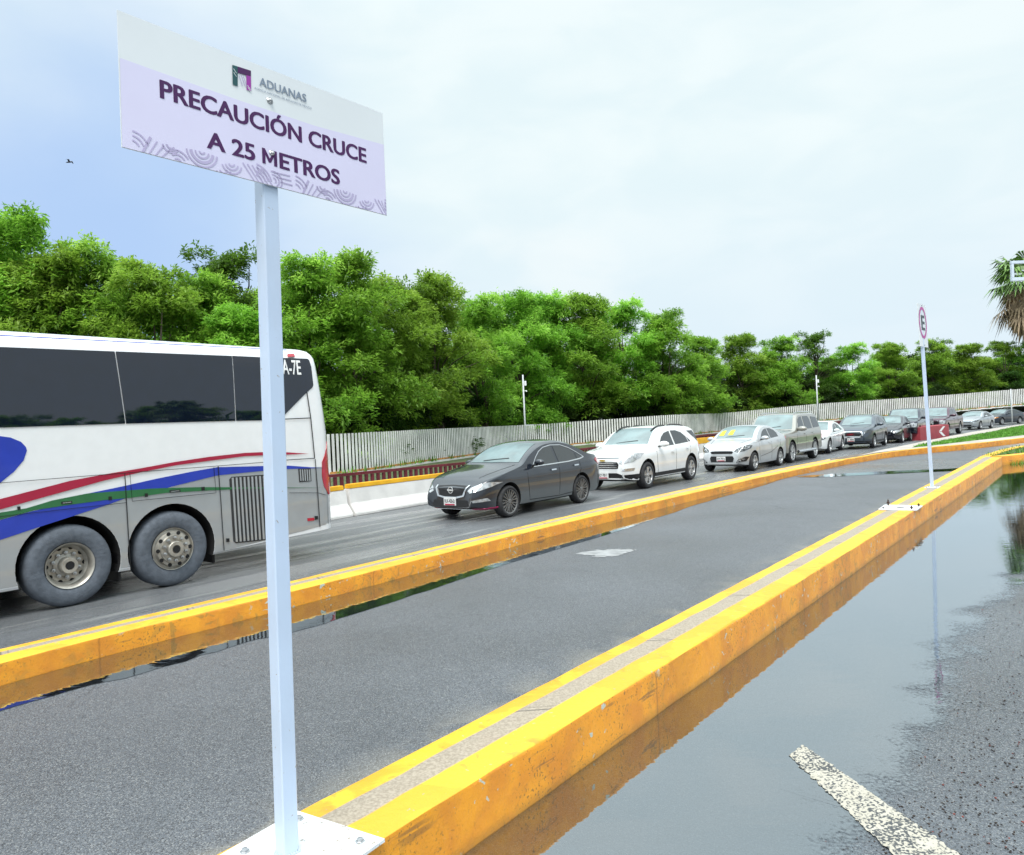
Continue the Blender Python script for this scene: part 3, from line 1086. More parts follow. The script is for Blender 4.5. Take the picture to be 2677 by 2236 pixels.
# photo pixels: (x, top y, metres behind the fence, prototype, width, label)
TR = [
    (10, 560, 3.0, 3, 1.0, 'tallest tree at the left edge of the picture, rising above the bus roof'),
    (120, 665, 2.5, 0, 1.0, 'bright green feathery tree over the bus roof, right of the tall left-edge tree'),
    (255, 655, 3.5, 1, 1.0, 'bushy tree with tufted top above the second bus window'),
    (395, 690, 2.0, 2, .95, 'lower tree in the dip of the treeline left of the tall sign post'),
    (505, 730, 4.0, 1, 1.0, 'short broad tree at the lowest dip of the treeline left of the sign post'),
    (600, 660, 6.0, 4, 1.0, 'dark sparse tree showing sky through its crown, just left of the sign post'),
    (610, 790, 1.6, 0, 1.0, 'low bright tree leaning over the rear bus roof beside the sign post'),
    (800, 690, 2.6, 1, 1.05, 'tree just right of the sign post, over the rear corner of the bus'),
    (905, 672, 3.2, 3, 1.0, 'tall tree with two tufts standing right of the bus rear'),
    (1040, 735, 2.8, 1, 1.0, 'tree with wispy twigs at its left shoulder, above the left end of the open fence'),
    (1135, 722, 3.0, 0, 1.1, 'broad rounded tree above the bonnet of the dark blue sedan'),
    (1250, 770, 2.2, 2, 1.0, 'bright tree left of the slim pole with a small box'),
    (1345, 765, 3.5, 3, 1.1, 'tree directly behind the slim pole with a small box'),
    (1440, 775, 4.0, 1, 1.0, 'tree above the roof of the dark blue sedan'),
    (1525, 762, 3.0, 0, 1.15, 'round-topped tree above the white car behind the dark sedan'),
    (1625, 785, 4.0, 2, 1.2, 'tree above the roof of the white sport utility car'),
    (1730, 815, 3.0, 1, 1.2, 'tree with a dark upright tuft above the tail of the white sport utility car'),
    (1830, 870, 2.2, 0, 1.2, 'tree hanging over the fence above the silver small car'),
    (1935, 868, 4.0, 3, 1.2, 'leafy tree above the windscreen of the silver small car'),
    (2040, 878, 3.0, 1, 1.3, 'tree above the beige boxy sport utility car'),
    (2130, 862, 5.0, 4, 1.3, 'darker tree behind the far slim pole'),
    (2225, 890, 3.0, 2, 1.4, 'tree over the fence behind the grey-blue sport utility car'),
    (2330, 885, 4.0, 0, 1.4, 'tree left of the small round-symbol sign on the kerb'),
    (2440, 880, 5.0, 1, 1.4, 'tree right of the small round-symbol sign on the kerb'),
    (2530, 890, 2.5, 3, 1.4, 'tree drooping over the fence above the maroon pickup'),
    (2620, 882, 5.0, 2, 1.4, 'tree below the palm crown near the right edge'),
    (2700, 875, 3.0, 0, 1.5, 'rightmost tree of the fence row, at the right edge of the picture'),
]
for x, y, off, k, wd, lab in TR:
    tree(k, x, y, off, wd, lab, 'trees in a row behind the slat fence')
# second and third ranks that fill the gaps
for i, x in enumerate(np.linspace(-120, 2760, 20)):
    ytop = np.interp(x, [-120, 0, 120, 500, 900, 1135, 1525, 1730, 1850, 2300, 2760], [600, 620, 710, 780, 730, 770, 800, 850, 905, 915, 905])
    tree(int(i * 3 % 4), x, ytop + RNG.uniform(-8, 25), 8 + RNG.uniform(0, 3), 1.15, 'green tree of the back rank, showing only between the front trees', 'back rank of trees in the wood')
# low bushes along the foot of the wood
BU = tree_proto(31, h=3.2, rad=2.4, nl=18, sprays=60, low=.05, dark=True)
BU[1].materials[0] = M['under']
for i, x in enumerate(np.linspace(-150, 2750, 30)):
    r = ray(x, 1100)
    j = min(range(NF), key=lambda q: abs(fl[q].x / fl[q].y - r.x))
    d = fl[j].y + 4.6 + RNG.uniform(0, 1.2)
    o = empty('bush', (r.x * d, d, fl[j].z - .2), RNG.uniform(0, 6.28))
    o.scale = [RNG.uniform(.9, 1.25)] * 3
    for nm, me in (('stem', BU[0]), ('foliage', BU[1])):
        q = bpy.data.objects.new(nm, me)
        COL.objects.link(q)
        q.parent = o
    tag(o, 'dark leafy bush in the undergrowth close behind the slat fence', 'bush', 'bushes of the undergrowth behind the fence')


for i, x in enumerate(np.linspace(-100, 2750, 26)):
    r = ray(x, 1100)
    j = min(range(NF), key=lambda q: abs(fl[q].x / fl[q].y - r.x))
    d = fl[j].y + 11 + RNG.uniform(0, 3)
    o = empty('bush', (r.x * d, d, fl[j].z - .2), RNG.uniform(0, 6.28))
    o.scale = [RNG.uniform(1.7, 2.2)] * 3
    for nm, me in (('stem', BU[0]), ('foliage', BU[1])):
        q = bpy.data.objects.new(nm, me)
        COL.objects.link(q)
        q.parent = o
    tag(o, 'tall dark bush deep in the wood, glimpsed between the trunks', 'bush', 'tall bushes deep in the wood')


# palm
def palm(loc, h, R, label, seed, skirt=True):
    rs = np.random.default_rng(seed)
    root = empty('palm_tree', loc)
    tag(root, label, 'palm')
    mb = MB()
    mb.tube([(0, 0, 0), (.1, 0, h * .3), (.05, .05, h * .7), (0, 0, h)], [.42, .34, .30, .28], 10)
    mb.build('trunk', M['bark'], root, True)
    for nm, n, lo, hi, mm in (('crown', 46, -.5, 1.0, M['palm']), ('dead_skirt', 44, -1.5, -.62, M['dead'])):
        if nm == 'dead_skirt' and not skirt: continue
        vs, fs = [], []
        for k in range(n):
            el = lo + (hi - lo) * (k + rs.random()) / n
            az = rs.uniform(0, 6.283)
            if nm == 'dead_skirt': el *= 1.0
            base = np.array([0, 0, h + .2 - (0 if nm == 'crown' else rs.uniform(0, 1.6) * R / 3)])
            ax = np.array([math.cos(az) * math.cos(el), math.sin(az) * math.cos(el), math.sin(el)])
            st = R * rs.uniform(.42, .60)
            hub = base + ax * st
            side = np.cross(ax, [0, 0, 1.]); side /= np.linalg.norm(side) + 1e-9
            upv = np.cross(side, ax)
            o = len(vs)
            vs += [tuple(base + side * .03), tuple(hub + side * .03), tuple(hub - side * .03), tuple(base - side * .03)]
            fs.append((o, o + 1, o + 2, o + 3))
            for q in range(15):
                t = -1.9 + 3.8 * q / 14
                dv = ax * math.cos(t) + side * math.sin(t)
                ll = R * .52 * rs.uniform(.8, 1.05) * (1 - .12 * abs(t))
                p1 = hub + dv * ll * .55 + upv * .05
                p2 = hub + dv * ll + np.array([0, 0, -1.]) * ll * rs.uniform(.25, .6)
                wv = np.cross(dv, upv) * R * .028
                o = len(vs)
                vs += [tuple(hub), tuple(p1 + wv), tuple(p2), tuple(p1 - wv)]
                fs.append((o, o + 1, o + 2, o + 3))
        obj(nm, vs, fs, mm, root)
    return root


M['palm'] = mat('palm_green', (.12, .23, .045), .5, var=.5, scale=2)
M['dead'] = mat('dead_fronds', (.34, .25, .16), .8, var=.4, scale=2)
pc = at(2680, 738, 88)
palm((pc.x, pc.y, 0), pc.z, 4.8, 'fan palm with a skirt of dead fronds at the right edge of the picture', 3)

# the side of the road behind the viewer, mirrored in the bus windows
for i, (x, y, h, R) in enumerate(((44, -1.5, 6.4, 2.0), (48, -5, 5.6, 1.8), (52, -2.2, 7.4, 2.1))):
    palm((x, y, -.6), h, R, ('palm right of the view, first of those mirrored in the bus windows', 'palm right of the view, shortest one mirrored in the bus windows', 'palm right of the view, tallest one mirrored in the bus windows')[i], 20 + i, False)
for i in range(9):
    tm, cm, h = PROTO[i % 4]
    s = .66 + .09 * (i * 7 % 3)
    o = empty('tree', (43 + i * 2.6, 4.5 - i * 4.2, -.6), i)
    o.scale = (1.0 * s + .3, 1.0 * s + .3, s)
    for nm, me in (('trunk', tm), ('crown', cm)):
        q = bpy.data.objects.new(nm, me); COL.objects.link(q); q.parent = o
    tag(o, 'low tree right of the view, seen only mirrored in the bus windows', 'tree', 'low trees mirrored in the bus')


# ================================================================== OBJECTS
# ------------------------------------------------------------------ big sign on its post
def parallelogram(c4):
    """directions of a rectangle from its four image corners (TL, TR, BR, BL)"""
    R = np.array([list(ray(*p)) for p in c4]).T
    _, _, v = np.linalg.svd(R * np.array([1, -1, 1, -1]))
    s = v[-1] / v[-1].mean()
    return [Vector(R[:, i] * s[i]) for i in range(4)]


M['signwhite'] = mat('sign_face_white', (.70, .73, .76), .35, var=.03, scale=2)
M['signlav'] = mat('sign_face_lavender', (.66, .63, .82), .35, var=.03, scale=2)
M['purple'] = mat('purple_print', (.055, .005, .080), .6, var=.05)
M['magenta'] = mat('magenta_print', (.30, .03, .32), .4, var=.05)
M['teal'] = mat('teal_print', (.01, .075, .085), .4, var=.05)
M['bluegrey'] = mat('blue_grey_print', (.20, .25, .33), .4, var=.05)
M['lilac'] = mat('lilac_print', (.45, .40, .60), .4, var=.08)
M['post'] = mat('pale_blue_white_paint', (.52, .62, .79), .35, var=.04, scale=3, coat=.2)
for nm_, c_, th in (('post', (.30, .24, .18), .70), ('plate', (.25, .19, .13), .63)):
    if nm_ == 'plate': M['plate'] = mat('chipped_white_plate', (.66, .69, .72), .45, var=.10, scale=9, bump=.25)
    t = M[nm_].node_tree
    b = t.nodes['Principled BSDF']
    co = N(t, 'ShaderNodeTexCoord').outputs['Object']
    old = b.inputs['Base Color'].links[0].from_socket
    fl_ = wmap(wnoise(38, 4, co, dist=.7, t=t), th, th + .03, 0, .8, t)
    gr_ = wmap(wnoise(5, 6, co, (1, 1, .3), t=t), .5, .75, 0, .22, t)
    t.links.new(wmix(fl_, wmix(gr_, old, (.42, .38, .32), t), c_, t), b.inputs['Base Color'])
M['steel'] = mat('zinc_steel', (.45, .46, .47), .35, .9, var=.15, scale=20)

pb = gnd(751, 2229, KT + .014)
PD = pb.y
corn = parallelogram([(305.7, 25.5), (1000, 296.5), (1011.5, 564), (317.7, 385)])
# scale so that the panel passes just in front of the post
_n = (corn[2] - corn[3]).cross(corn[0] - corn[3]).normalized()
if _n.y > 0: _n = -_n
_ax = pb + (at(696, 470, PD + .005) - pb)       # post axis at the height of the panel
_k = (_ax.dot(_n) + .040 - _n.z * CAMZ) / corn[3].dot(_n)
corn = [c * _k + Vector((0, 0, CAMZ)) for c in corn]
TL, TR_, BR, BL_ = corn
SU, SV = (BR - BL_ + TR_ - TL) / 2, (TL - BL_ + TR_ - BR) / 2
SW, SH = SU.length, SV.length
SN = SU.cross(SV).normalized()                  # faces the viewer?
if SN.y > 0: SN = -SN
print('sign', SW, SH, SN)


def sgn(u, v, d=0.0):
    return BL_ + SU * u + SV * v + SN * d - pb


def s1(x, y):
    """picture reading (x, y) of the sign -> (u, v) on its face"""
    px, py = 250 + x / 2.625, y / 2.625
    r = ray(px, py)
    k = (BL_ - Vector((0, 0, CAMZ))).dot(SN) / r.dot(SN)
    P = Vector((0, 0, CAMZ)) + r * k - BL_
    return Vector((P.dot(SU) / SW**2, P.dot(SV) / SH**2))


sg = empty('sign', pb)
tag(sg, 'large white and lavender PRECAUCIÓN CRUCE A 25 METROS sign on a pale post', 'sign')
panel = slab('panel', [(0, 0), (1, 0), (1, 1), (0, 1)], M['signwhite'], sg, lambda u, v, d: sgn(u, v, d), .003)
v0 = [s1(162, 397), s1(500, 520), s1(1000, 700), s1(1500, 870), s1(1975, 1003)]
zone = [(.002, .003), (.998, .003)] + [(min(.998, max(.002, p.x)), p.y) for p in v0[::-1]]
slab('lavender_field', zone, M['signlav'], panel, lambda u, v, d: sgn(u, v, .0012 + d * .3), .001)
a, b = s1(443, 684), s1(1854, 1118)
a2, b2 = s1(439, 566), s1(1850, 1020)
text_on('lettering', 'PRECAUCIÓN CRUCE', M['purple'], panel, sgn, a.x, b.x, (a.y + b.y) / 2, ((a2.y - a.y) + (b2.y - b.y)) / 2, .027, .0020)
a, b = s1(766, 1026), s1(1672, 1268)
a2, b2 = s1(800, 925), s1(1665, 1170)
hv = ((a2.y - a.y) + (b2.y - b.y)) / 2
vb_ = (a.y + b.y) / 2
for wd_, x0, y0, x1, y1 in (('A 25', 766, 1026, 1090, 1106), ('ETROS', 1265, 1160, 1672, 1268)):
    text_on('lettering', wd_, M['purple'], panel, sgn, s1(x0, y0).x, s1(x1, y1).x, vb_, hv, .027, .0020)
m0, m1 = s1(1143, 1130).x, s1(1245, 1155).x
slab('lettering', [(m0 + x * (m1 - m0), vb_ + y * hv) for x, y in ((0, 0), (0, 1), (.19, 1), (.5, .42), (.81, 1), (1, 1), (1, 0), (.79, 0), (.79, .60), (.57, .16), (.43, .16), (.21, .60), (.21, 0))], M['purple'], panel, lambda u, v, d: sgn(u, v, .0024 + d * .2), .001)
a, b = s1(1120, 598), s1(1441, 702)
a2, b2 = s1(1130, 548), s1(1441, 650)
text_on('lettering', 'ADUANAS', M['bluegrey'], panel, sgn, a.x, b.x, (a.y + b.y) / 2, ((a2.y - a.y) + (b2.y - b.y)) / 2, .012, .0026)
hh = ((a2.y - a.y) + (b2.y - b.y)) / 2
for q in ():
    for dv in (0, 1):
        uu = a.x + (b.x - a.x) * q
        vv = (a.y + b.y) / 2 + dv * hh * .93
        if (dv and q in (0, .45, .765)) or q > .9: continue
        slab('serif', [(uu - .004, vv), (uu + .016, vv), (uu + .016, vv + .006), (uu - .004, vv + .006)], M['bluegrey'], panel, lambda u, v, d: sgn(u, v, .0027 + d * .2), .001)
a, b = s1(1085, 618), s1(1477, 757)
text_on('lettering', 'AGENCIA NACIONAL DE ADUANAS DE MÉXICO', M['bluegrey'], panel, sgn, a.x, b.x, (a.y + b.y) / 2, hh * .27, .0, .0026)
for nm, mm, P in (('emblem', 'teal', [(932, 450), (968, 461), (970, 597), (936, 586)]), ('emblem', 'purple', [(968, 461), (1060, 491), (1060, 531), (969, 504)]),
                  ('emblem', 'magenta', [(1028, 520), (1060, 531), (1062, 630), (1031, 621)])):
    slab(nm, [s1(*p) for p in P], M[mm], panel, lambda u, v, d: sgn(u, v, .0027 + d * .2), .001)
for x, y in ((938, 476), (938, 500), (975, 520), (990, 516), (1004, 524), (1034, 590), (1036, 604)):
    ln = 34 if x < 960 or x > 1030 else 78
    w_ = 26 if x < 960 or x > 1030 else 30
    P = [(x, y), (x + 5, y + 2), (x + w_, y + ln), (x + w_ - 5, y + ln - 3)]
    slab('emblem_stroke', [s1(*p) for p in P], M['lilac' if 970 < x < 1030 else 'signwhite'], panel, lambda u, v, d: sgn(u, v, .0031 + d * .2), .001)


# woven ornament along the foot of the panel: arcs, bars and hooks
def ribbon(mb, pts, wd, lift=.0024):
    P = [Vector(p) for p in pts]
    P = [p for p in P]
    n = len(P)
    asp = SW / SH
    vs = []
    for i, p in enumerate(P):
        d = P[min(i + 1, n - 1)] - P[max(i - 1, 0)]
        d = Vector((d.x * asp, d.y)).normalized()
        nn = Vector((-d.y / asp, d.x)) * wd / 2
        for s_ in (1, -1):
            q = p + nn * s_
            q = Vector((min(.997, max(.003, q.x)), min(.2, max(.004, q.y))))
            vs.append(sgn(q.x, q.y, lift))
    mb.add(vs, [(2 * i, 2 * i + 1, 2 * i + 3, 2 * i + 2) for i in range(n - 1) if P[i].y > -.01 or P[i + 1].y > -.01])


mb = MB()
ar = SH / SW


def arc(cx, cy, r, a0, a1, wd=.014):
    ribbon(mb, [(cx + r * ar * math.cos(RAD(a0 + (a1 - a0) * k / 14)), cy + r * math.sin(RAD(a0 + (a1 - a0) * k / 14))) for k in range(15)], wd)


for off in (0.0, .555):
    for k in range(3): arc(off + .03, .02, .05 + .035 * k, 20, 88, .012)
    for k in range(4): ribbon(mb, [(off + .06 + .019 * k, -.02), (off + .085 + .019 * k, .13 - .02 * k)], .02 if k == 0 else .011)
    for k in range(2): arc(off + .145, .115, .03 + .03 * k, 190, 330, .014)
    for k in range(3): arc(off + .165, -.01, .03 + .032 * k, 30, 130, .013)
    for k in range(4): arc(off + .245, .13, .02 + .034 * k, 185, 355, .022 if k == 2 else .013)
    for k in range(2): arc(off + .315, .03, .03 + .03 * k, 200, 360, .013)
    for k in range(3): arc(off + .345, .10, .025 + .03 * k, 200, 350, .013)
    for k in range(5): ribbon(mb, [(off + .385 + .017 * k, .13), (off + .425 + .017 * k, -.01)], .013)
    for k in range(4): arc(off + .43, .0, .06 + .03 * k, 15, 85, .013)
    for k in range(3): arc(off + .50, .05, .02 + .028 * k, -60, 110, .012)
    for k in range(3): ribbon(mb, [(off + .50 + .012 * k, .12 - .035 * k), (off + .565 + .004 * k, .125 - .038 * k)], .011)
mb.build('ornament', M['lilac'], panel)
for x, y in ((1192, 697), (1210, 1060)):
    q = s1(x, y)
    c0 = sgn(q.x, q.y, .0)
    mb = MB()
    mb.lathe([(0, .012), (.005, .012), (.008, .007), (.008, .002), (.014, .0015), (.014, -.002)], 'y', 14)
    o = mb.build('bolt', M['steel'], sg, True)
    o.rotation_euler = (0, 0, math.atan2(SN.y, SN.x) - RAD(90))
    o.location = c0
# square post, leaning very slightly
ptop = at(688, 235, PD + .01) - pb
ang = math.atan2(SU.y, SU.x)


def sq_post(name, p0, p1, a, rz, m, parent):
    vs = []
    c, s_ = math.cos(rz), math.sin(rz)
    bv = a * .07
    ring = []
    for sx, sy in ((1, 1), (-1, 1), (-1, -1), (1, -1)):
        for k in (0, 1):
            x, y = sx * a / 2, sy * a / 2
            if (sx * sy > 0) == (k == 0): x -= sx * 0; y -= sy * bv
            else: x -= sx * bv
            ring.append((x * c - y * s_, x * s_ + y * c))
    for p in (p0, p1):
        vs += [(p[0] + x, p[1] + y, p[2]) for x, y in ring]
    fs = [(k, (k + 1) % 8, (k + 1) % 8 + 8, k + 8) for k in range(8)] + [tuple(range(8))[::-1], tuple(range(8, 16))]
    return obj(name, vs, fs, m, parent)


back = -SN * .0
sq_post('post', Vector((0, 0, 0)), ptop, .067, ang, M['post'], sg)
# weld bead and base plate
mb = MB()
for k in range(26):
    a_ = k / 26 * 4
    e_, f_ = int(a_), a_ % 1
    cs = [(-1, -1), (1, -1), (1, 1), (-1, 1)]
    p = Vector(cs[e_]).lerp(Vector(cs[(e_ + 1) % 4]), f_) * .036
    c, s_ = math.cos(ang), math.sin(ang)
    mb.box((p.x * c - p.y * s_, p.x * s_ + p.y * c, .003), (.011, .011, .010 + RNG.uniform(0, .006)), RNG.uniform(0, 3), 0, .003)
mb.build('weld', M['post'], sg)
q1, q2 = gnd(776, 2119, KT + .014) - pb, gnd(1006, 2193, KT + .014) - pb
ed = (q2 - q1)
dn = Vector((ed.y, -ed.x, 0)).normalized()
if dn.y > 0: dn = -dn
dn = (dn * .6 - KDIR * .4).normalized()
q3, q4 = q2 + dn * ed.length * 1.0, q1 + dn * ed.length * 1.0
slab('base_plate', [xy(q1), xy(q4), xy(q3), xy(q2)], M['plate'], sg, lambda u, v, d: Vector((u, v, d)), .013)
for px, py in ((941, 2199), (782, 2141), (640, 2226)):
    g = gnd(px, py, KT + .016) - pb
    mb = MB()
    mb.lathe([(.020, 0), (.020, .004), (.013, .005), (.012, .014), (.0, .015)], 'z', 6, (g.x, g.y, 0))
    mb.build('bolt', M['steel'], sg)

# ------------------------------------------------------------------ small parking sign
M['red_print'] = mat('red_ring_print', (.45, .05, .28), .4)
M['ink'] = mat('dark_print', (.02, .03, .04), .4)
eb = gnd(2437, 1274, KT + .016)
es = empty('sign', eb)
tag(es, 'slim white parking sign with a ringed letter E on the near kerb', 'sign')
et = at(2404, 795, eb.y + .02) - eb
sq_post('post', Vector((0, 0, 0)), et * .985, .062, ang, M['post'], es)
ex = Vector((.66, .75, 0)).normalized()
en = Vector((.75, -.66, 0)).normalized()
c_tl, c_bl = at(2400, 791.5, eb.y - .22), at(2408, 905, eb.y - .22)
c_tr = at(2421, 798, eb.y + .24)
eu = Vector((c_tr.x - c_tl.x, c_tr.y - c_tl.y, 0))
ev = c_tl - c_bl
o0 = c_bl - eb
# shift along its normal so that it sits on the post face
pc_ = o0 + eu * .5
post_mid = et * .86
sh = (post_mid - pc_).dot(en) + .036
o0 = o0 + en * sh


def esg(u, v, d=0.0): return o0 + eu * u + ev * v + en * d


pl = slab('panel', [(0, 0), (1, 0), (1, 1), (0, 1)], M['signwhite'], es, esg, .012)
ra = [(.5 + .47 * math.cos(t), .565 + .375 * math.sin(t)) for t in np.linspace(0, 2 * math.pi, 40)]
rb = [(.5 + .36 * math.cos(t), .565 + .305 * math.sin(t)) for t in np.linspace(0, 2 * math.pi, 40)]
vs = [esg(*p, .004) for p in ra] + [esg(*p, .004) for p in rb]
obj('ring', vs, [(i, (i + 1) % 40, (i + 1) % 40 + 40, i + 40) for i in range(40)], M['red_print'], pl)
text_on('lettering', 'E', M['ink'], pl, esg, .33, .70, .40, .33, .03, .004)
for v_ in (.04, .965):
    MB().box(esg(.5, v_, .004), (.02, .02, .02), 0, 0, .004).build('bolt', M['steel'], es)
slab('base_plate', [(-.16, -.13), (.16, -.13), (.16, .13), (-.16, .13)], M['plate'], es,
     lambda u, v, d: Vector((u * KDIR.x - v * KDIR.y, u * KDIR.y + v * KDIR.x, d)), .012)
for u, v in ((-.12, -.09), (.12, -.09), (.12, .09), (-.12, .09)):
    mb = MB()
    mb.lathe([(.014, 0), (.014, .012), (.007, .013), (.007, .03), (0, .03)], 'z', 6, (u * KDIR.x - v * KDIR.y, u * KDIR.y + v * KDIR.x, 0))
    mb.build('bolt', M['steel'], es)

# bare plate left from a removed post
q = [gnd(x, y, KT + .02) for x, y in ((2296, 1331.5), (2396, 1333), (2412, 1322), (2313, 1319.5))]
bp = empty('anchor_plate', (q[0] + q[2]) / 2)
tag(bp, 'bare white steel plate with rusty bolts and no post, on the near kerb', 'plate')
c = bp.location
slab('plate', [xy(p - c) for p in q], M['plate'], bp, lambda u, v, d: Vector((u, v, d)), .018)
M['rusty'] = mat('rusty_bolt', (.06, .03, .02), .8, var=.3, scale=40)
for f1, f2, h_ in ((.12, .85, .10), (.85, .15, .055), (.93, .8, .05), (.10, .2, .02)):
    p = (q[0].lerp(q[1], f1)).lerp(q[3].lerp(q[2], f1), f2) - c
    mb = MB()
    mb.lathe([(.012, 0), (.012, h_ * .35), (.024, h_ * .36), (.024, h_ * .62), (.011, h_ * .63), (.011, h_), (0, h_)], 'z', 8, (p.x, p.y, 0))
    mb.build('bolt', M['rusty'], bp)
slab('hole_rim', [xy((q[0].lerp(q[2], .5) - c) + Vector((math.cos(t) * .07, math.sin(t) * .05, 0))) for t in np.linspace(0, 6.2, 14)], M['rusty'], bp, lambda u, v, d: Vector((u, v, d + .003)), .004)

# ------------------------------------------------------------------ bus
BUSC = (gnd(182.5, 1586.8) + gnd(438, 1534)) / 2
DB = Vector((.628, .778, 0)).normalized()
BN = Vector((DB.y, -DB.x, 0))                   # out of the side we see
B0 = BUSC + BN * .03


def bz(x, y):
    """reading on the bus side -> (along to the rear, height)"""
    r = ray(x / 2.1922, 850 + y / 2.1922)
    k = (B0 - Vector((0, 0, CAMZ))).dot(BN) / r.dot(BN)
    P = Vector((0, 0, CAMZ)) + r * k
    return Vector(((P - B0).dot(DB), P.z))


bus = empty('coach', B0, math.atan2(DB.y, DB.x))
tag(bus, 'long white and silver coach with red, blue and green swooshes and dark windows', 'bus')
# local axes: x to the rear, y into the bus, z up
w1, w2 = bz(405, 1380), bz(993, 1285)
r1 = (bz(405, 1145) - bz(405, 1615)).length / 2
r2 = (bz(993, 1070) - bz(993, 1500)).length / 2
print('bus wheels', w1, r1, w2, r2)
for p in ((0, 30), (1495, 105), (1720, 118), (0, 588), (1505, 545), (0, 1540), (110, 1515), (690, 1415), (1255, 1315), (1530, 1265), (1835, 1165), (1800, 150), (1838, 400), (1870, 640), (1895, 1060), (1893, 1140)):
    print('  bz', p, [round(x, 2) for x in bz(*p)])
M['bwhitepaint'] = mat('coach_white', (.80, .81, .83), .22, var=.02, coat=.5)
M['bsilver'] = mat('coach_silver', (.36, .38, .40), .32, .25, var=.04, scale=3, coat=.3)
M['bglass'] = mat('coach_glass', (.004, .007, .018), .02, var=.1, ior=1.66)
M['bred'] = mat('swoosh_red', (.36, .012, .045), .3, var=.04, coat=.4)
M['bblue'] = mat('swoosh_blue', (.020, .045, .40), .3, var=.05, coat=.4)
M['bgreen'] = mat('swoosh_green', (.025, .14, .05), .3, var=.05, coat=.4)
M['tail'] = mat('tail_light_red', (.42, .01, .03), .15, var=.1, coat=.6)
M['bwheel'] = mat('dusty_steel_wheel', (.42, .40, .36), .4, .55, var=.2, scale=8)
M['btyre'] = mat('dusty_tyre', (.10, .115, .14), .85, var=.14, scale=14, bump=.6, bscale=30)
dirty(M['bsilver'], (.30, .29, .27), .1, 1.1, .55, 2.5)
for nd in M['bsilver'].node_tree.nodes:
    if nd.type == 'MAP_RANGE' and abs(nd.inputs[1].default_value - 1.4) < 1e-6: nd.inputs[4].default_value = 1.0
RT = 3.50
zr = [bz(0, 30).y, bz(1495, 105).y]
ZTOP = max(3.2, sum(zr) / 2 + .03)
WB_ = 2.55
# outline of the rear end, u against z
RE = sorted([(bz(1800, 150).y, bz(1800, 150).x), (bz(1838, 400).y, bz(1838, 400).x), (bz(1870, 640).y, bz(1870, 640).x), (bz(1880, 860).y, bz(1880, 860).x), (bz(1895, 1060).y, bz(1895, 1060).x), (bz(1895, 1140).y, bz(1895, 1140).x)])
rez, reu = [p[0] for p in RE], [p[1] + .14 for p in RE]
BBOT = .30


def BY(z): return .03 * max(0, z - 1.9) ** 2


sec = [(0.02, BBOT), (0, BBOT + .03), (0, .8), (0, 1.3), (0, 1.9), (BY(2.1), 2.1), (BY(2.3), 2.3), (BY(2.5), 2.5), (BY(2.7), 2.7), (BY(2.9), 2.9), (.055, 3.03), (.10, 3.09), (.17, 3.14), (.30, 3.175), (.6, ZTOP), (1.0, ZTOP + .01)]
sec = sec + [(WB_ - y, z) for y, z in sec[::-1]]
ts = [(-10.2, 0)] + [(u, 0) for u in (-7, -4, -2, 0, 1.0)] + [('r', t) for t in (0, 15, 32, 50, 68, 84, 90)]
vs, fs = [], []
RR = .27
for kind, t in ts:
    for y, z in sec:
        if kind == 'r':
            ue = np.interp(z, rez, reu)
            if z < .62: ue = ue
            ins = RR * (1 - math.cos(RAD(t)))
            u = ue - RR + RR * math.sin(RAD(t))
            yy_ = y + (ins if y < WB_ / 2 else -ins)
            zz = z - ins * .45 * max(0, (z - 3.0) / .5) + ins * .25 * max(0, (.5 - z) / .3)
            # the underside rises toward the tail
            zz = max(zz, np.interp(u, [1.2, 3.3], [BBOT, .42])) if z < .5 else zz
            vs.append((u, yy_, zz))
        else:
            vs.append((kind, y, z))
k = len(sec)
for i in range(len(ts) - 1):
    for q_ in range(k):
        fs.append((i * k + q_, i * k + (q_ + 1) % k, (i + 1) * k + (q_ + 1) % k, (i + 1) * k + q_))
fs.append(tuple(range(k))[::-1])
fs.append(tuple(range((len(ts) - 1) * k, len(ts) * k)))
M['arch'] = mat('wheel_well', (.012, .012, .013), .9)
body = obj('body', vs, fs, M['bwhitepaint'], bus)
bm = bmesh.new(); bm.from_mesh(body.data); bmesh.ops.recalc_face_normals(bm, faces=bm.faces); bm.to_mesh(body.data); bm.free()
bus_bvh = BVHTree.FromPolygons([Vector(v) for v in vs], fs)
bus.rotation_euler = (0, 0, 0)
bus.location = (0, 0, 0)
bpy.context.view_layer.update()
cuts = [((w1.x, 0.0, w1.y + .02), r1 + .085, .55, 1), ((w2.x, 0.0, w2.y + .02), r2 + .085, .55, 1)]
cuts = [((c[0], 0, c[2]), r, 0, 1) for c, r, d, s_ in cuts]


def bus_cut(o):
    mb = MB()
    n = 40
    for c, r, _, _ in cuts:
        ring = [(c[0] + r * math.cos(6.28318 * q / n), c[2] + r * math.sin(6.28318 * q / n)) for q in range(n)]
        vs = [(x, -.3, z) for x, z in ring] + [(x, .6, z) for x, z in ring]
        mb.add(vs, [tuple(range(n)), tuple(range(2 * n - 1, n - 1, -1))] + [(q, q + n, (q + 1) % n + n, (q + 1) % n) for q in range(n)])
    co = mb.build('arch_cutter', M['arch'])
    bm = bmesh.new(); bm.from_mesh(co.data); bmesh.ops.recalc_face_normals(bm, faces=bm.faces); bm.to_mesh(co.data); bm.free()
    md = o.modifiers.new('arch', 'BOOLEAN')
    md.operation, md.object, md.solver, md.material_mode = 'DIFFERENCE', co, 'EXACT', 'TRANSFER'
    bpy.context.view_layer.update()
    me = bpy.data.meshes.new_from_object(o.evaluated_get(bpy.context.evaluated_depsgraph_get()))
    o.modifiers.clear()
    o.data = me
    bpy.data.objects.remove(co)


bus_cut(body)
smooth_by_angle(body, 30)


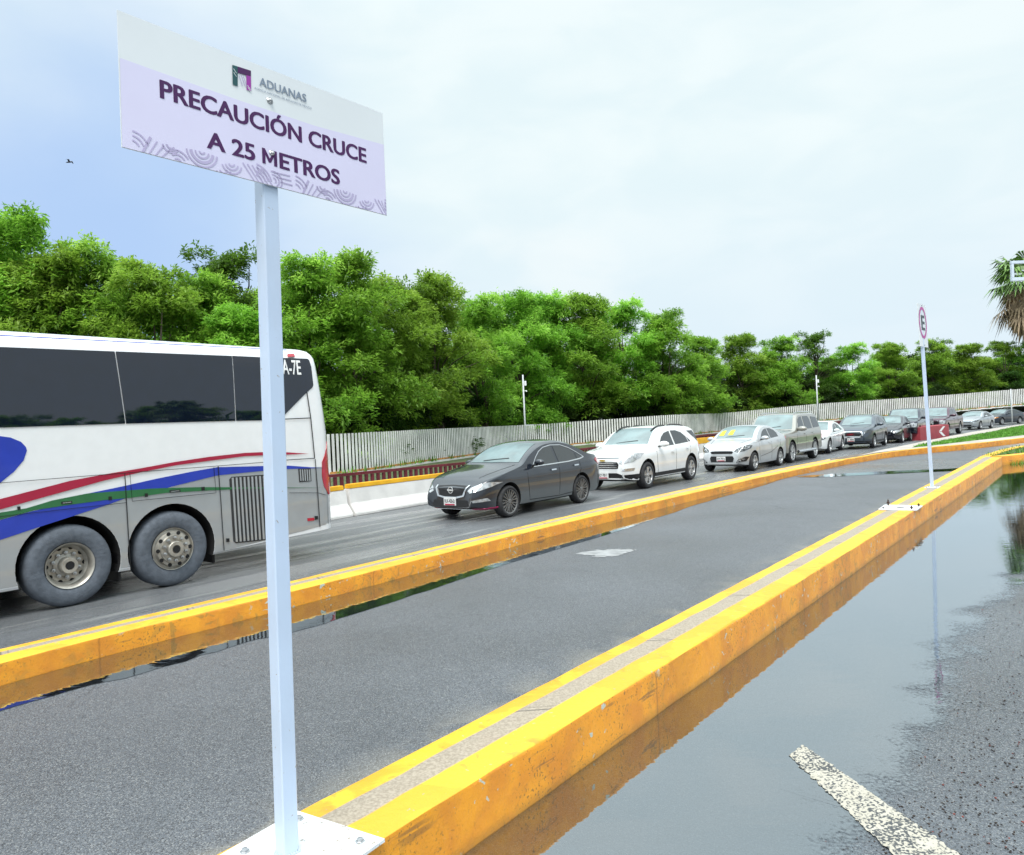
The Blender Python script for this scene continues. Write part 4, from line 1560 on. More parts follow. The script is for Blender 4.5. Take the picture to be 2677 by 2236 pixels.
def bs(u, v, d=0.0):
    """onto the bus side at (along, height), d out of the surface"""
    v = max(v, float(np.interp(u, [1.2, 3.1], [BBOT + .035, .47])))
    h = bus_bvh.ray_cast(Vector((u, -2, v)), Vector((0, 1, 0)))
    if h[0] is None: h = bus_bvh.find_nearest(Vector((u, 0, v)))
    nrm = h[1] if h[1].y < 0 else -h[1]
    return h[0] + nrm * d


def bpanel(name, pts, m, lift, thick=.004, res=.35, parent=None, conv=True):
    P = [bz(*p) for p in pts] if conv else pts
    return slab(name, P, m, parent or bus, lambda u, v, d: bs(u, v, lift + d), thick, res)


lt = [bz(*p) for p in [(0, 1232), (200, 1165), (400, 1100), (600, 1035), (720, 992), (950, 940), (1100, 897), (1245, 862), (1515, 835), (1655, 822), (1775, 820), (1826, 1158)]]
zb_ = BBOT + .04
lt = lt[:-2] + [Vector((3.19, lt[-2].y)), Vector((3.21, .56)), Vector((3.15, .49))]
P = [Vector((-10, .5)), Vector((-3.0, .62))] + lt + [Vector((2.7, .445)), Vector((2.3, .39))]
for c_, r_ in ((w2, r2), (w1, r1)):
    rr_ = r_ + .088
    a0 = math.asin((c_.y + .02 - zb_) / rr_)
    for k in range(25):
        a_ = -a0 + (math.pi + 2 * a0) * k / 24
        P.append(Vector((c_.x + rr_ * math.cos(a_), c_.y + .02 + rr_ * math.sin(a_))))
P += [Vector((-3, zb_)), Vector((-10, zb_))]
low = bpanel('lower_panel', P, M['bsilver'], .004, .004, .085, None, False)
wt = [(-2200, 60), (0, 124)]
pA = [(-1400, 85), (0, 124), (662, 150), (716, 565), (0, 588), (-1400, 640)]
pB = [(668, 150), (1335, 176), (1338, 250), (1347, 549), (722, 565)]
pC = [(1340, 176), (1495, 183), (1770, 192), (1782, 200), (1790, 240), (1798, 345), (1790, 360), (1764, 381), (1600, 545), (1352, 549)]
win = []
for P in (pA, pB, pC):
    Q = [bz(*p) for p in P]
    if P is pC: o = slab('window', Q, M['bglass'], bus, lambda u, v, d: bs(u, v, .009 + d), .004, .08)
    else: o = slab('window', Q, M['bglass'], bus, lambda u, v, d: Vector((u, BY(v) - .009 - d, v)), .004, .16)
    smooth_by_angle(o, 40)
    win.append(o)
bpanel('seam', [(1749, 318), (1752, 318), (1770, 380), (1767, 383)], M['gap'], .0065, .001, parent=win[2])
a, b = bz(1612, 290), bz(1728, 284)
text_on('lettering', 'PHA-7E', M['white'], win[2], lambda u, v, d: bs(u, v, .013 + d), bz(1560, 290).x, b.x, b.y, (bz(1728, 205).y - b.y), .015)
# paint
bpanel('roof_line', [(-1400, -5), (0, 50), (1680, 137), (1680, 140), (0, 55), (-1400, 1)], M['bblue'], .006, .002)
bpanel('blue_swoosh', [(-800, 1480), (-800, 1290), (0, 1118), (150, 1075), (300, 1040), (480, 970), (700, 925), (900, 880), (1100, 840), (1245, 815), (1515, 808), (1655, 806), (1845, 820), (1655, 825), (1515, 835), (1245, 862),
                       (1100, 897), (950, 935), (900, 960), (720, 992), (600, 1035), (400, 1100), (200, 1165), (0, 1232)], M['bblue'], .009, .003)
bpanel('green_swoosh', [(-800, 1290), (-800, 1190), (0, 1075), (150, 1050), (300, 1005), (500, 965), (700, 950), (850, 938), (950, 934), (1150, 929), (1400, 930), (1850, 932), (1400, 938), (1200, 948), (950, 962), (750, 990),
                        (600, 1003), (400, 1030), (200, 1060), (0, 1115)], M['bgreen'], .012, .002)
bpanel('red_swoosh', [(-800, 1240), (-800, 1150), (0, 997), (200, 945), (400, 893), (600, 855), (800, 822), (1000, 785), (1200, 755), (1400, 733), (1515, 728), (1650, 730), (1770, 738), (1650, 743), (1515, 747), (1400, 752),
                      (1200, 778), (1000, 805), (800, 845), (600, 890), (400, 945), (200, 1000), (0, 1057)], M['bred'], .014, .002)
bpanel('blue_emblem', [(-400, 650), (-100, 632), (0, 637), (60, 645), (120, 670), (148, 700), (153, 720), (135, 775), (80, 840), (0, 905), (-150, 960), (-400, 900)], M['bblue'], .006, .003)


def line(pts, wd=3.0, lift=.0165, name='panel_gap', m=None):
    P = [Vector(p) for p in pts]
    n = len(P)
    top, bot = [], []
    for i, p in enumerate(P):
        d = (P[min(i + 1, n - 1)] - P[max(i - 1, 0)]).normalized()
        nn = Vector((-d.y, d.x)) * wd / 2
        top.append(p + nn); bot.append(p - nn)
    return bpanel(name, top + bot[::-1], m or M['gap'], lift, .002, .4)


line([(-800, 960), (0, 905), (560, 860), (1000, 826), (1245, 808), (1520, 786)], 3)
line([(1520, 786), (1650, 773), (1800, 764)], 4)
line([(1758, 385), (1778, 533), (1800, 764)], 5)
line([(1600, 541), (1778, 533)], 5)
line([(712, 852), (722, 1015), (745, 1410)], 5)
line([(741, 850), (755, 1010), (1000, 985), (1235, 962), (1222, 815)], 2.5)
line([(1247, 810), (1262, 1000), (1282, 1310)], 4)
line([(-400, 1150), (0, 1097), (400, 1053), (720, 1018)], 2.5)
line([(1803, 768), (1818, 960), (1831, 1163)], 4)
line([(1655, 962), (1820, 962), (1868, 975)], 2.5)
for x, y in ((105, 1050), (628, 993), (835, 975), (1160, 938), (1302, 1233), (1809, 1105)):
    bpanel('latch', [(x - 9, y - 10), (x + 9, y - 11), (x + 10, y + 9), (x - 8, y + 11)], M['gap'], .018, .004)
for x, y in ((380, 1017), (1000, 951)):
    bpanel('handle', [(x - 32, y - 4), (x + 30, y - 9), (x + 31, y + 5), (x - 31, y + 10)], M['gap'], .017, .003)
    bpanel('handle', [(x - 24, y + 1), (x + 24, y - 4), (x + 24, y + 1), (x - 24, y + 6)], M['chrome'], .020, .003)
M['grille'] = mat('grille_recess', (.03, .03, .032), .7, var=.2)
gr = bpanel('engine_grille', [(1313, 885), (1325, 870), (1600, 852), (1612, 865), (1635, 1205), (1622, 1222), (1352, 1250), (1336, 1240)], M['grille'], .010, .004)
for k in range(13):
    f = (k + .5) / 13
    xt, xb = 1318 + f * 290, 1342 + f * 288
    bpanel('slat', [(xt - 5, 876 - f * 17), (xt + 5, 875 - f * 17), (xb + 5, 1243 - f * 28), (xb - 5, 1244 - f * 28)], M['bsilver'], .022, .010, None, gr)
gr = bpanel('vent', [(1708, 823), (1778, 821), (1783, 895), (1714, 902)], M['grille'], .010, .004)
for k in range(5):
    xt = 1717 + k * 13
    bpanel('slat', [(xt - 3, 828), (xt + 3, 828), (xt + 7, 893), (xt + 1, 893)], M['bsilver'], .018, .006, None, gr)
bpanel('marker_light', [(1760, 1107), (1798, 1104), (1799, 1120), (1762, 1124)], M['tail'], .012, .012)
bpanel('marker_light', [(1661, 169), (1697, 168), (1698, 182), (1662, 183)], M['tail'], .03, .03)
# far side glazing, rear window, rear lights, bumper
slab('window', [(-9.5, 1.95), (reu[-1] - .6, 1.95), (reu[-1] - .6, 3.0), (-9.5, 3.0)], M['bglass'], bus, lambda u, v, d: Vector((u, WB_ - .02 + .012 - d, v)), .01)


def brear(y, z, d=0.0):
    h = bus_bvh.ray_cast(Vector((9, y, z)), Vector((-1, 0, 0)))
    p = h[0] if h[0] is not None else bus_bvh.find_nearest(Vector((3.5, y, z)))[0]
    nrm = h[1] if h[1] is not None else Vector((1, 0, 0))
    if nrm.x < 0: nrm = -nrm
    return p + nrm * d


slab('rear_window', [(.35, 2.1), (2.2, 2.1), (2.2, 3.05), (.35, 3.05)], M['bglass'], bus, lambda u, v, d: brear(u, v, .006 + d), .004, .3)
slab('engine_door', [(.45, .65), (2.1, .65), (2.1, 1.7), (.45, 1.7)], M['bsilver'], bus, lambda u, v, d: brear(u, v, .006 + d), .004, .3)
for q, (y0, y1) in enumerate(((.045, .26), (WB_ - .26, WB_ - .045))):
    zt_, zb_ = bz(1878, 668).y, bz(1872, 972).y
    zm_ = (zt_ + zb_) / 2
    P = [(y0, zb_), (y1, zb_ + .05), (y1 + (0 if q == 0 else 0), zm_), (y0 + .05, zt_), (y0 + .02, zt_ - .1), (y0 - .01, zm_)]
    if q: P = [(WB_ - y, z) for y, z in P]
    slab('tail_light', P, M['tail'], bus, lambda u, v, d: brear(u, v, .012 + d), .008, .08)
zt_, zb_ = bz(1878, 668).y, bz(1872, 972).y
zm_ = (zt_ + zb_) / 2
slab('tail_light', [(3.21, zb_), (3.225, zb_ + .1), (3.228, zm_), (3.20, zt_ - .08), (3.15, zt_), (3.07, zt_ - .18), (2.99, zm_ + .10), (2.975, zm_ - .12), (3.01, zb_ + .12), (3.10, zb_)], M['tail'], bus, lambda u, v, d: bs(min(u, float(np.interp(v, rez, reu)) - .004), v, .012 + d), .01, .05)
slab('number_plate', [(1.0, .72), (1.5, .72), (1.5, .92), (1.0, .92)], M['white'], bus, lambda u, v, d: brear(u, v, .02 + d), .004)


def bus_wheel(c, r, deep):
    wr = empty('wheel', (c.x, 0.005, r), 0, bus)
    mb = MB()
    rr_ = r * .56
    mb.lathe([(rr_ * .98, .05), (rr_, .012), (rr_ * 1.06, .0), (r * .70, -.012), (r * .80, -.014), (r * .90, -.006), (r * .95, .010), (r * .985, .035), (r, .06), (r, .26), (r * .95, .29), (rr_, .29)], 'y', 48)
    mb.build('tyre', M['btyre'], wr, True)
    mb = MB()
    if deep:      # dished outer wheel, hub far inside
        mb.lathe([(rr_, -.004), (rr_ * .95, .006), (rr_ * .90, .03), (rr_ * .88, .12), (rr_ * .74, .15), (rr_ * .52, .15), (rr_ * .50, .13), (rr_ * .36, .12), (rr_ * .35, .02), (rr_ * .33, .01), (rr_ * .19, .01), (rr_ * .17, .05), (0, .05)], 'y', 40)
    else:
        mb.lathe([(rr_, -.004), (rr_ * .97, .0), (rr_ * .95, .03), (rr_ * .86, .02), (rr_ * .80, -.025), (rr_ * .68, -.03), (rr_ * .66, -.05), (rr_ * .40, -.05), (rr_ * .38, -.085), (rr_ * .35, -.095), (rr_ * .20, -.095), (rr_ * .17, -.05), (0, -.05)], 'y', 40)
    y0 = .125 if deep else -.055
    for k in range(10):
        a_ = (k + .5) / 10 * 2 * math.pi
        mb.lathe([(.022, y0), (.022, y0 - .02), (.014, y0 - .022), (.013, y0 - .045), (0, y0 - .047)], 'y', 8, (math.cos(a_) * rr_ * .54, 0, math.sin(a_) * rr_ * .54), 1)
        yo = .147 if deep else -.029
        a_ = k / 10 * 2 * math.pi
        mb.lathe([(.026, yo), (.026, yo - .003), (0, yo - .003)], 'y', 12, (math.cos(a_) * rr_ * .77, 0, math.sin(a_) * rr_ * .77), 2)
    yo = .012 if deep else -.096
    mb.lathe([(rr_ * .165, yo), (rr_ * .165, yo - .002), (0, yo - .002)], 'y', 18, (0, 0, 0), 2)
    rim = mb.build('rim', None, wr, mats=[M['bwheel'], M['steel'], M['gap']])
    smooth_by_angle(rim, 28)
    return wr


bus_wheel(w1, r1, True)
bus_wheel(w2, r2, False)
# inner wheels, axle gear, mud flaps below
mb = MB()
for c, r in ((w1, r1), (w2, r2)):
    mb.lathe([(0, .0), (r * .96, 0), (r, .05), (r, .25), (0, .25)], 'y', 28, (c.x, WB_ - .32, r))
    mb.box((c.x, 1.27, r), (.16, 1.9, .16), 0, 0, .02)
mb.build('axle', M['arch'], bus)
MB().box((w1.x + r1 + .09, .22, .34), (.03, .32, .34), 0, 0, .008).build('mud_flap', M['black'], bus)
MB().box((w2.x + r2 + .10, .22, .40), (.03, .32, .42), 0, 0, .008).build('mud_flap', M['black'], bus)
fw = -7.6
mb = MB()
mb.lathe([(.30, -.01), (.33, -.02), (.50, -.01), (.52, .05), (.52, .26), (.3, .28)], 'y', 32, (fw, .0, .52))
mb.lathe([(0, .02), (.30, .02), (.30, -.005)], 'y', 24, (fw, 0, .52))
mb.build('wheel', M['btyre'], bus, True)
bus.location = B0
bus.rotation_euler = (0, 0, math.atan2(DB.y, DB.x))


# ------------------------------------------------------------------ cars
M['cglass'] = mat('tinted_car_glass', (.012, .016, .018), .04, var=.1, ior=1.9)
M['wscreen'] = mat('windscreen_glass', (.10, .165, .17), .04, var=.3, scale=1.8, ior=2.2)  # reflected sky is put into the pale teal base
M['lamp'] = mat('headlamp_lens', (.48, .50, .52), .12, .35, var=.3, scale=14, coat=.8)
M['lampdark'] = mat('headlamp_dark', (.06, .065, .07), .12, .4, var=.3, scale=14, coat=.8)
M['amber'] = mat('amber_lens', (.55, .20, .03), .2, coat=.5)
M['rimdark'] = mat('dark_alloy', (.24, .24, .24), .35, .7, var=.15)
M['rim'] = mat('silver_alloy', (.50, .51, .52), .3, .7, var=.1)
M['plate_w'] = mat('plate_white', (.72, .72, .72), .5)
M['plate_r'] = mat('plate_red', (.42, .02, .06), .5)
M['pink'] = mat('pink_trim', (.50, .035, .14), .35)
M['gold'] = mat('gold_emblem', (.60, .42, .08), .3, .6)
M['interior'] = mat('car_interior', (.02, .02, .02), .8)
M['ctyre'] = mat('car_tyre', (.030, .030, .033), .8, var=.3, scale=9)


def paint(name, col, metal=0., rough=.28, dust=None):
    m = mat(name, col, rough, metal, var=.04, scale=2.5, coat=.8)
    if dust: dirty(m, *dust)
    return m


def wheel_meshes(r, wd, spokes, rimmat, twin=True, rimr=.70, sw=.020):
    mb = MB()
    rr_ = r * rimr
    mb.lathe([(rr_ * .97, .03), (rr_, .0), (r * (rimr + 1) / 2, -.012), (r * .93, -.004), (r * .985, .02), (r, .05), (r, wd - .05), (r * .985, wd - .02), (r * .9, wd), (rr_, wd - .01)], 'y', 36)
    o = mb.build('tyre', M['ctyre'], smooth=True)
    t_me = o.data
    bpy.data.objects.remove(o)
    mb = MB()
    mb.lathe([(rr_, -.002), (rr_ * .95, .004), (rr_ * .92, .03), (rr_ * .90, wd * .7)], 'y', 36, mi=0)
    mb.lathe([(rr_ * .92, wd * .55), (0, wd * .55)], 'y', 28, mi=1)
    mb.lathe([(rr_ * .62, wd * .42), (0, wd * .42)], 'y', 28, mi=2)     # brake disc
    for k in range(spokes):
        a = k / spokes * 2 * math.pi + .3
        for s_ in ((-1, 1) if twin else (0,)):
            a2 = a + s_ * .16
            a1 = a + s_ * .05
            p0 = Vector((math.cos(a1) * rr_ * .15, .012, math.sin(a1) * rr_ * .15))
            p1 = Vector((math.cos(a2) * rr_ * .95, .006, math.sin(a2) * rr_ * .95))
            sd = Vector((-math.sin(a2), 0, math.cos(a2))) * sw * r / .33
            vs = []
            for p, f_ in ((p0, .8), (p1, 1)):
                for q in (-1, 1):
                    vs += [p + sd * q * f_, p + sd * q * f_ * 1.2 + Vector((0, .03, 0))]
            mb.add(vs, [(0, 2, 6, 4), (0, 4, 5, 1), (2, 3, 7, 6), (1, 5, 7, 3)], 0)
    mb.lathe([(rr_ * .20, .02), (rr_ * .19, .004), (rr_ * .12, -.002), (0, -.002)], 'y', 18, mi=0)
    o = mb.build('rim', mats=[rimmat, M['gap'], M['steel']])
    r_me = o.data
    bpy.data.objects.remove(o)
    return t_me, r_me


def car(name, label, cat, sp):
    L, W, H, wb, fo, R = sp['L'], sp['W'], sp['H'], sp['wb'], sp['fo'], sp['R']
    nose = wb / 2 + fo
    pm = sp['paint']
    root = empty(name)
    tag(root, label, cat, 'vehicles queueing along the far lane')
    ps, pz = zip(*sp['prof'])
    zb = sp.get('zb', .20)
    b0, b1 = sp['belt']
    tum = sp.get('tumble', .74)
    boxy = sp.get('boxy', 0)

    def Wp(s):
        kf, kr = (.30, .18) if not boxy else (.16, .08)
        f = 1.0
        af, ar_ = (.95, .7) if not boxy else (.5, .35)
        if s < af: f -= kf * (1 - s / af) ** 2.3
        if s > L - ar_: f -= kr * (1 - (L - s) / ar_) ** 2.3
        return W / 2 * f

    def belt(s): return b0 + (b1 - b0) * min(1, max(0, (s - .5) / (L - 1)))

    def g(z, s):
        bl_ = belt(s)
        return float(np.interp(z, [.15, .30, .48, .62, bl_ - .10, bl_, bl_ + .02, H], [.90, .965, .985, .995, 1.0, .968, .955, tum]))

    st = np.unique(np.round(np.concatenate([np.array([0, .02, .06, .12, .2, .3, .42]), np.linspace(.5, L - .5, 46), L - np.array([.4, .28, .18, .1, .04, .015, 0])]), 4))
    T = pchip(ps, pz, st)
    vs, fs = [], []
    K = None
    for i, s in enumerate(st):
        t_ = T[i]
        B = zb + .07 * max(0, 1 - s / .5) ** 2 + sp.get('tailup', .10) * max(0, 1 - (L - s) / .6) ** 2
        bl_ = belt(s)
        r = .05 if t_ < bl_ + .12 else min(.11, .05 + (t_ - bl_ - .12) * .2)
        zl = min(bl_, t_ - r)
        half = [(0, B), (Wp(s) * g(B, s) * .85, B)]
        zs = [B + .03 + (zl - B - .03) * q for q in (0, .12, .3, .5, .68, .82, .93, 1)]
        if t_ - r > zl + 1e-4: zs += [zl + (t_ - r - zl) * q for q in (.03, .25, .5, .75, 1)]
        else: zs += [zl] * 5
        for z in zs: half.append((Wp(s) * g(z, s), z))
        yc = Wp(s) * g(t_ - r, s)
        rx = r * 1.5
        for a in (30, 60, 90):
            half.append((yc - rx * (1 - math.cos(RAD(a))), t_ - r + r * math.sin(RAD(a))))
        yt = half[-1][0]
        cr_ = sp.get('crown', .035) * (1 if t_ > bl_ + .2 else .9)
        for q in (.72, .4, .0):
            half.append((yt * q, t_ + cr_ * (1 - q * q)))
        ring = half + [(-y, z) for y, z in half[-2:0:-1]]
        K = len(ring)
        for y, z in ring:
            x = nose - s
            # fascia: bumper proud, bonnet edge and chin set back
            ff = math.exp(-(s / .22) ** 2)
            zn = sp.get('noseline', .50)
            lean = sp.get('lean', .55)
            x -= ff * (lean * max(0, z - zn) ** 1.3 + .5 * max(0, zn - .12 - z))
            fr_2 = math.exp(-((L - s) / .22) ** 2)
            x += fr_2 * (.22 * max(0, z - .75) + .45 * max(0, .42 - z))
            vs.append((x, y, z))
    for i in range(len(st) - 1):
        for q in range(K):
            fs.append((i * K + q, (i + 1) * K + q, (i + 1) * K + (q + 1) % K, i * K + (q + 1) % K))
    fs += [tuple(range(K)), tuple(range((len(st) - 1) * K, len(st) * K))[::-1]]
    body = obj('body', vs, fs, pm, root)
    bm = bmesh.new()
    bm.from_mesh(body.data)
    bmesh.ops.remove_doubles(bm, verts=bm.verts, dist=.0008)
    caps = [f for f in bm.faces if len(f.verts) > 8]
    bmesh.ops.triangulate(bm, faces=caps)
    bmesh.ops.recalc_face_normals(bm, faces=bm.faces)
    bm.to_mesh(body.data)
    bvh = BVHTree.FromBMesh(bm)
    bm.free()
    ax = [wb / 2, -wb / 2]
    ra = R + sp.get('archgap', .055)
    boolean_cut(body, [((x, sy * W / 2, R + .015), ra, .34, sy) for x in ax for sy in (1, -1)], M['arch'])
    smooth_by_angle(body, 34)

    DIR = {'side': (lambda u, v: Vector((nose - u, 3, v)), Vector((0, -1, 0))), 'far': (lambda u, v: Vector((nose - u, -3, v)), Vector((0, 1, 0))),
           'front': (lambda u, v: Vector((6, u, v)), Vector((-1, 0, 0))), 'rear': (lambda u, v: Vector((-6, u, v)), Vector((1, 0, 0))),
           'top': (lambda u, v: Vector((nose - u, v, 5)), Vector((0, 0, -1)))}

    def fn(view, off):
        og, dr = DIR[view]

        def f(u, v, d):
            h = bvh.ray_cast(og(u, v), dr)
            if h[0] is None: h = bvh.find_nearest(og(u, v) + dr * (3 if view in ('side', 'far') else 4.2))
            n = h[1]
            if n.dot(dr) > 0: n = -n
            return h[0] + n * (off + d)
        return f

    def dec(nm, view, pts, m, off=.007, th=.012, res=.10, parent=None, soft=0):
        P = chaikin([Vector(p) for p in pts], soft) if soft else pts
        o = slab(nm, P, m, parent or root, fn(view, off), th, res, True)
        smooth_by_angle(o, 40)
        return o

    def seam(pts, wd=.012, view='side', nm='door_gap', m=None, off=.003):
        P = [Vector(p) for p in pts]
        n = len(P)
        top, bot = [], []
        for i, p in enumerate(P):
            d = (P[min(i + 1, n - 1)] - P[max(i - 1, 0)]).normalized()
            nn = Vector((-d.y, d.x)) * wd / 2
            top.append(p + nn)
            bot.append(p - nn)
        return dec(nm, view, top + bot[::-1], m or M['gap'], off, .004, .15)

    for P in sp['panes']:
        for vw in ('side', 'far'):
            o = dec('window', vw, P, M['cglass'], .006, .010, .12)
        if sp.get('chromeline'): pass
    # windscreen and rear glass
    c0, c1, hw0, hw1 = sp['screen']
    dec('windscreen', 'top', [(c0, -hw0), (c0 - .06, 0), (c0, hw0), (c1, hw1), (c1 - .03, 0), (c1, -hw1)], M['wscreen'], .006, .010, .10)
    if sp.get('rscreen'):
        c0, c1, hw0, hw1 = sp['rscreen']
        dec('rear_window', 'top', [(c0, -hw0), (c0, hw0), (c1, hw1), (c1, -hw1)], M['cglass'], .006, .010, .12)
    for P in sp.get('seams', []): seam(P)
    for P, m_, nm in sp.get('trim', []):
        dec(nm, 'side', P, m_, .008, .012, .15)
        dec(nm, 'far', P, m_, .008, .012, .15)
    for P in sp.get('handles', []):
        x, z = P
        dec('door_handle', 'side', [(x - .09, z - .015), (x + .09, z - .012), (x + .09, z + .018), (x - .09, z + .015)], sp.get('handlemat', pm), .035, .022, None)
    for P, m_, nm in sp.get('front', []):
        q = dec(nm, 'front', P, m_, .008 if 'grille' not in nm else .006, .014, .07)
    for P, m_, nm in sp.get('frontpair', []):
        for sg_ in (1, -1):
            dec(nm, 'front', [(y * sg_, z) for y, z in P], m_, .010, .014, .06)
    for P, m_, nm in sp.get('fronttrim', []):
        dec(nm, 'front', P, m_, .016, .012, .07)
    for P, m_ in sp.get('tails', []):
        dec('tail_light', 'side', P, m_, .010, .014, .06)
        dec('tail_light', 'far', P, m_, .010, .014, .06)
    for sg_ in (1, -1):
        seam([(.38, .52 * sg_ * W / 1.8), (.7, .60 * sg_ * W / 1.8), (sp['screen'][0] - .12, .69 * sg_ * W / 1.8)], .012, 'top', 'bonnet_gap')
    seam([(sp['screen'][0] + .02, -.3), (sp['screen'][0] + .10, .35), (sp['screen'][0] + .12, .36), (sp['screen'][0] + .05, -.3)][:2], .02, 'top', 'wiper', M['black'], .014)
    # windscreen wiper, mirrors
    ms, mz = sp['mirror']
    for sy in (1, -1):
        bm = bmesh.new()
        bmesh.ops.create_icosphere(bm, subdivisions=2, radius=1)
        for v in bm.verts:
            v.co = Vector((v.co.x * .085 * (1.0 if v.co.x > 0 else .55), v.co.y * .13, v.co.z * .075 * (1 if v.co.z > 0 else .8)))
        big = sp.get('bigmirror', 1)
        vs2 = [(nose - ms + v.co.x * big, sy * (W / 2 + .09 + .02 * big) + v.co.y * big, mz + v.co.z * big) for v in bm.verts]
        fs2 = [[v.index for v in f.verts] for f in bm.faces]
        bm.free()
        mo = obj('wing_mirror', vs2, fs2, sp.get('mirrormat', pm), root, True)
        MB().box((nose - ms + .01, sy * (W / 2 - .02), mz - .055), (.07, .16, .03), 0, 0, .008).build('mirror_arm', M['black'], mo)
    # number plate
    if sp.get('plate'):
        y, z, txt, wd_ = sp['plate']
        pf_ = fn('front', .022)
        c = pf_(y, z, 0)
        pe = empty('number_plate', c, 0, root)
        h_ = wd_ * .5
        MB().box((0, 0, 0), (.012, wd_, h_), 0, 0, .002).build('sheet', M['plate_w'], pe)
        MB().box((.007, 0, -h_ * .38), (.004, wd_ * .8, h_ * .16)).build('band', M['plate_r'], pe)
        text_on('lettering', txt, M['ink'], pe, lambda u, v, d: Vector((.0075, u, v)), -wd_ * .42, wd_ * .42, -h_ * .16, h_ * .42, .02)
    # wheels
    t_me, r_me = sp['wheel']
    for x in ax:
        for sy in (1, -1):
            we = empty('wheel', (x, sy * (W / 2 - .015), R), 0 if sy < 0 else math.pi, root)
            for nm, me in (('tyre', t_me), ('rim', r_me)):
                o = bpy.data.objects.new(nm, me)
                COL.objects.link(o)
                o.parent = we
    # dark underbody so that light does not pass under the shell
    MB().box((nose - L / 2, 0, zb + .03), (L - 1.2, W * .78, .10), 0, 0, .02).build('underbody', M['arch'], root)
    if sp.get('extra'): sp['extra'](root, dict(nose=nose, L=L, W=W, H=H, dec=dec, seam=seam, fn=fn))
    return root


def park(root, wb, F_, xr):
    """front near-side wheel stands at photo pixel F_, the rear one under pixel column xr"""
    sp_ = CARW[root.name]
    W = sp_
    f = gnd(*F_)
    best = None
    for a in np.linspace(RAD(-10), RAD(88), 800):
        d = Vector((math.cos(a), math.sin(a), 0))
        r = f + d * wb
        x = r.x / r.y * F * cr + (CAMZ) / r.y * F * -sr * -1 * 0
        # project
        X, Z = r.x / r.y * F, -CAMZ / r.y * F
        px = CX + X * cr - Z * sr
        e = abs(px - xr)
        if best is None or e < best[0]: best = (e, a, d)
    e, a, d = best
    head = -d                                        # the car faces the viewer's end of the lane
    left = Vector((-head.y, head.x, 0))
    ctr = f + d * wb / 2 - left * (W / 2 - .12)
    root.location = ctr
    root.rotation_euler = (0, 0, math.atan2(head.y, head.x))
    print('car', root.name, 'heading deg', round(math.degrees(a), 1), 'err', round(e, 1), [round(v, 1) for v in ctr])
    return math.degrees(a)


CARW = {}

WH_DARK = wheel_meshes(.325, .21, 9, M['rimdark'], True, .76, .011)
WH_SUV = wheel_meshes(.365, .23, 5, M['rim'], True, .66, .024)
WH_S = wheel_meshes(.315, .20, 5, M['rim'], True, .70, .024)
WH_BIG = wheel_meshes(.405, .27, 6, M['rim'], True, .72, .022)
WH_T = wheel_meshes(.40, .26, 6, M['rim'], False, .60, .05)
WH_B = wheel_meshes(.365, .23, 5, M['rimdark'], True, .68, .024)


def sedan_spec(L, W, H, wb, fo, R, wheel, pm, **kw):
    k, h = L / 4.63, H / 1.50
    prof = [(0, .64), (.10, .72), (.40, .83), (.85, .94), (1.2, 1.005), (1.40, 1.05), (1.78, 1.27), (2.15, 1.42), (2.5, 1.485), (2.9, 1.50), (3.3, 1.45), (3.7, 1.31), (4.02, 1.165), (4.3, 1.115), (4.55, 1.09), (4.63, .96)]
    S = lambda P: [(s * k, z * h) for s, z in P]
    d = dict(L=L, W=W, H=H, wb=wb, fo=fo, R=R, wheel=wheel, paint=pm, prof=S(prof), belt=(.93 * h, 1.0 * h), mirror=(1.80 * k, 1.06 * h),
             panes=[S([(1.76, .985), (1.95, 1.14), (2.12, 1.255), (2.32, 1.335), (2.60, 1.375), (2.65, 1.00)]), S([(2.74, 1.005), (2.70, 1.378), (3.0, 1.36), (3.28, 1.285), (3.42, 1.205), (3.45, 1.03)]),
                    S([(3.50, 1.035), (3.475, 1.17), (3.60, 1.11), (3.72, 1.06)])],
             screen=(1.47 * k, 2.27 * k, .68 * W / 1.76, .55 * W / 1.76), rscreen=(3.42 * k, 3.95 * k, .52, .60),
             seams=[S([(1.50, .96), (1.55, .60), (1.60, .30)]), S([(2.70, .97), (2.71, .60), (2.70, .30)]), S([(3.55, .98), (3.58, .80), (3.42, .55), (3.30, .36)]), S([(1.60, .29), (2.70, .27), (3.28, .30)])],
             handles=[(2.45 * k, .86 * h), (3.36 * k, .90 * h)])
    d.update(kw)
    return d


def lane_extra_chrome(P, wd=.022):
    return lambda root, c: c['seam'](P, wd, 'side', 'window_trim', M['chrome'], .010)


# ---- dark blue dusty sedan
p1 = paint('dusty_navy_paint', (.010, .014, .024), .25, .26, ((.22, .24, .25), .30, 1.5, 1.0, 1.4))


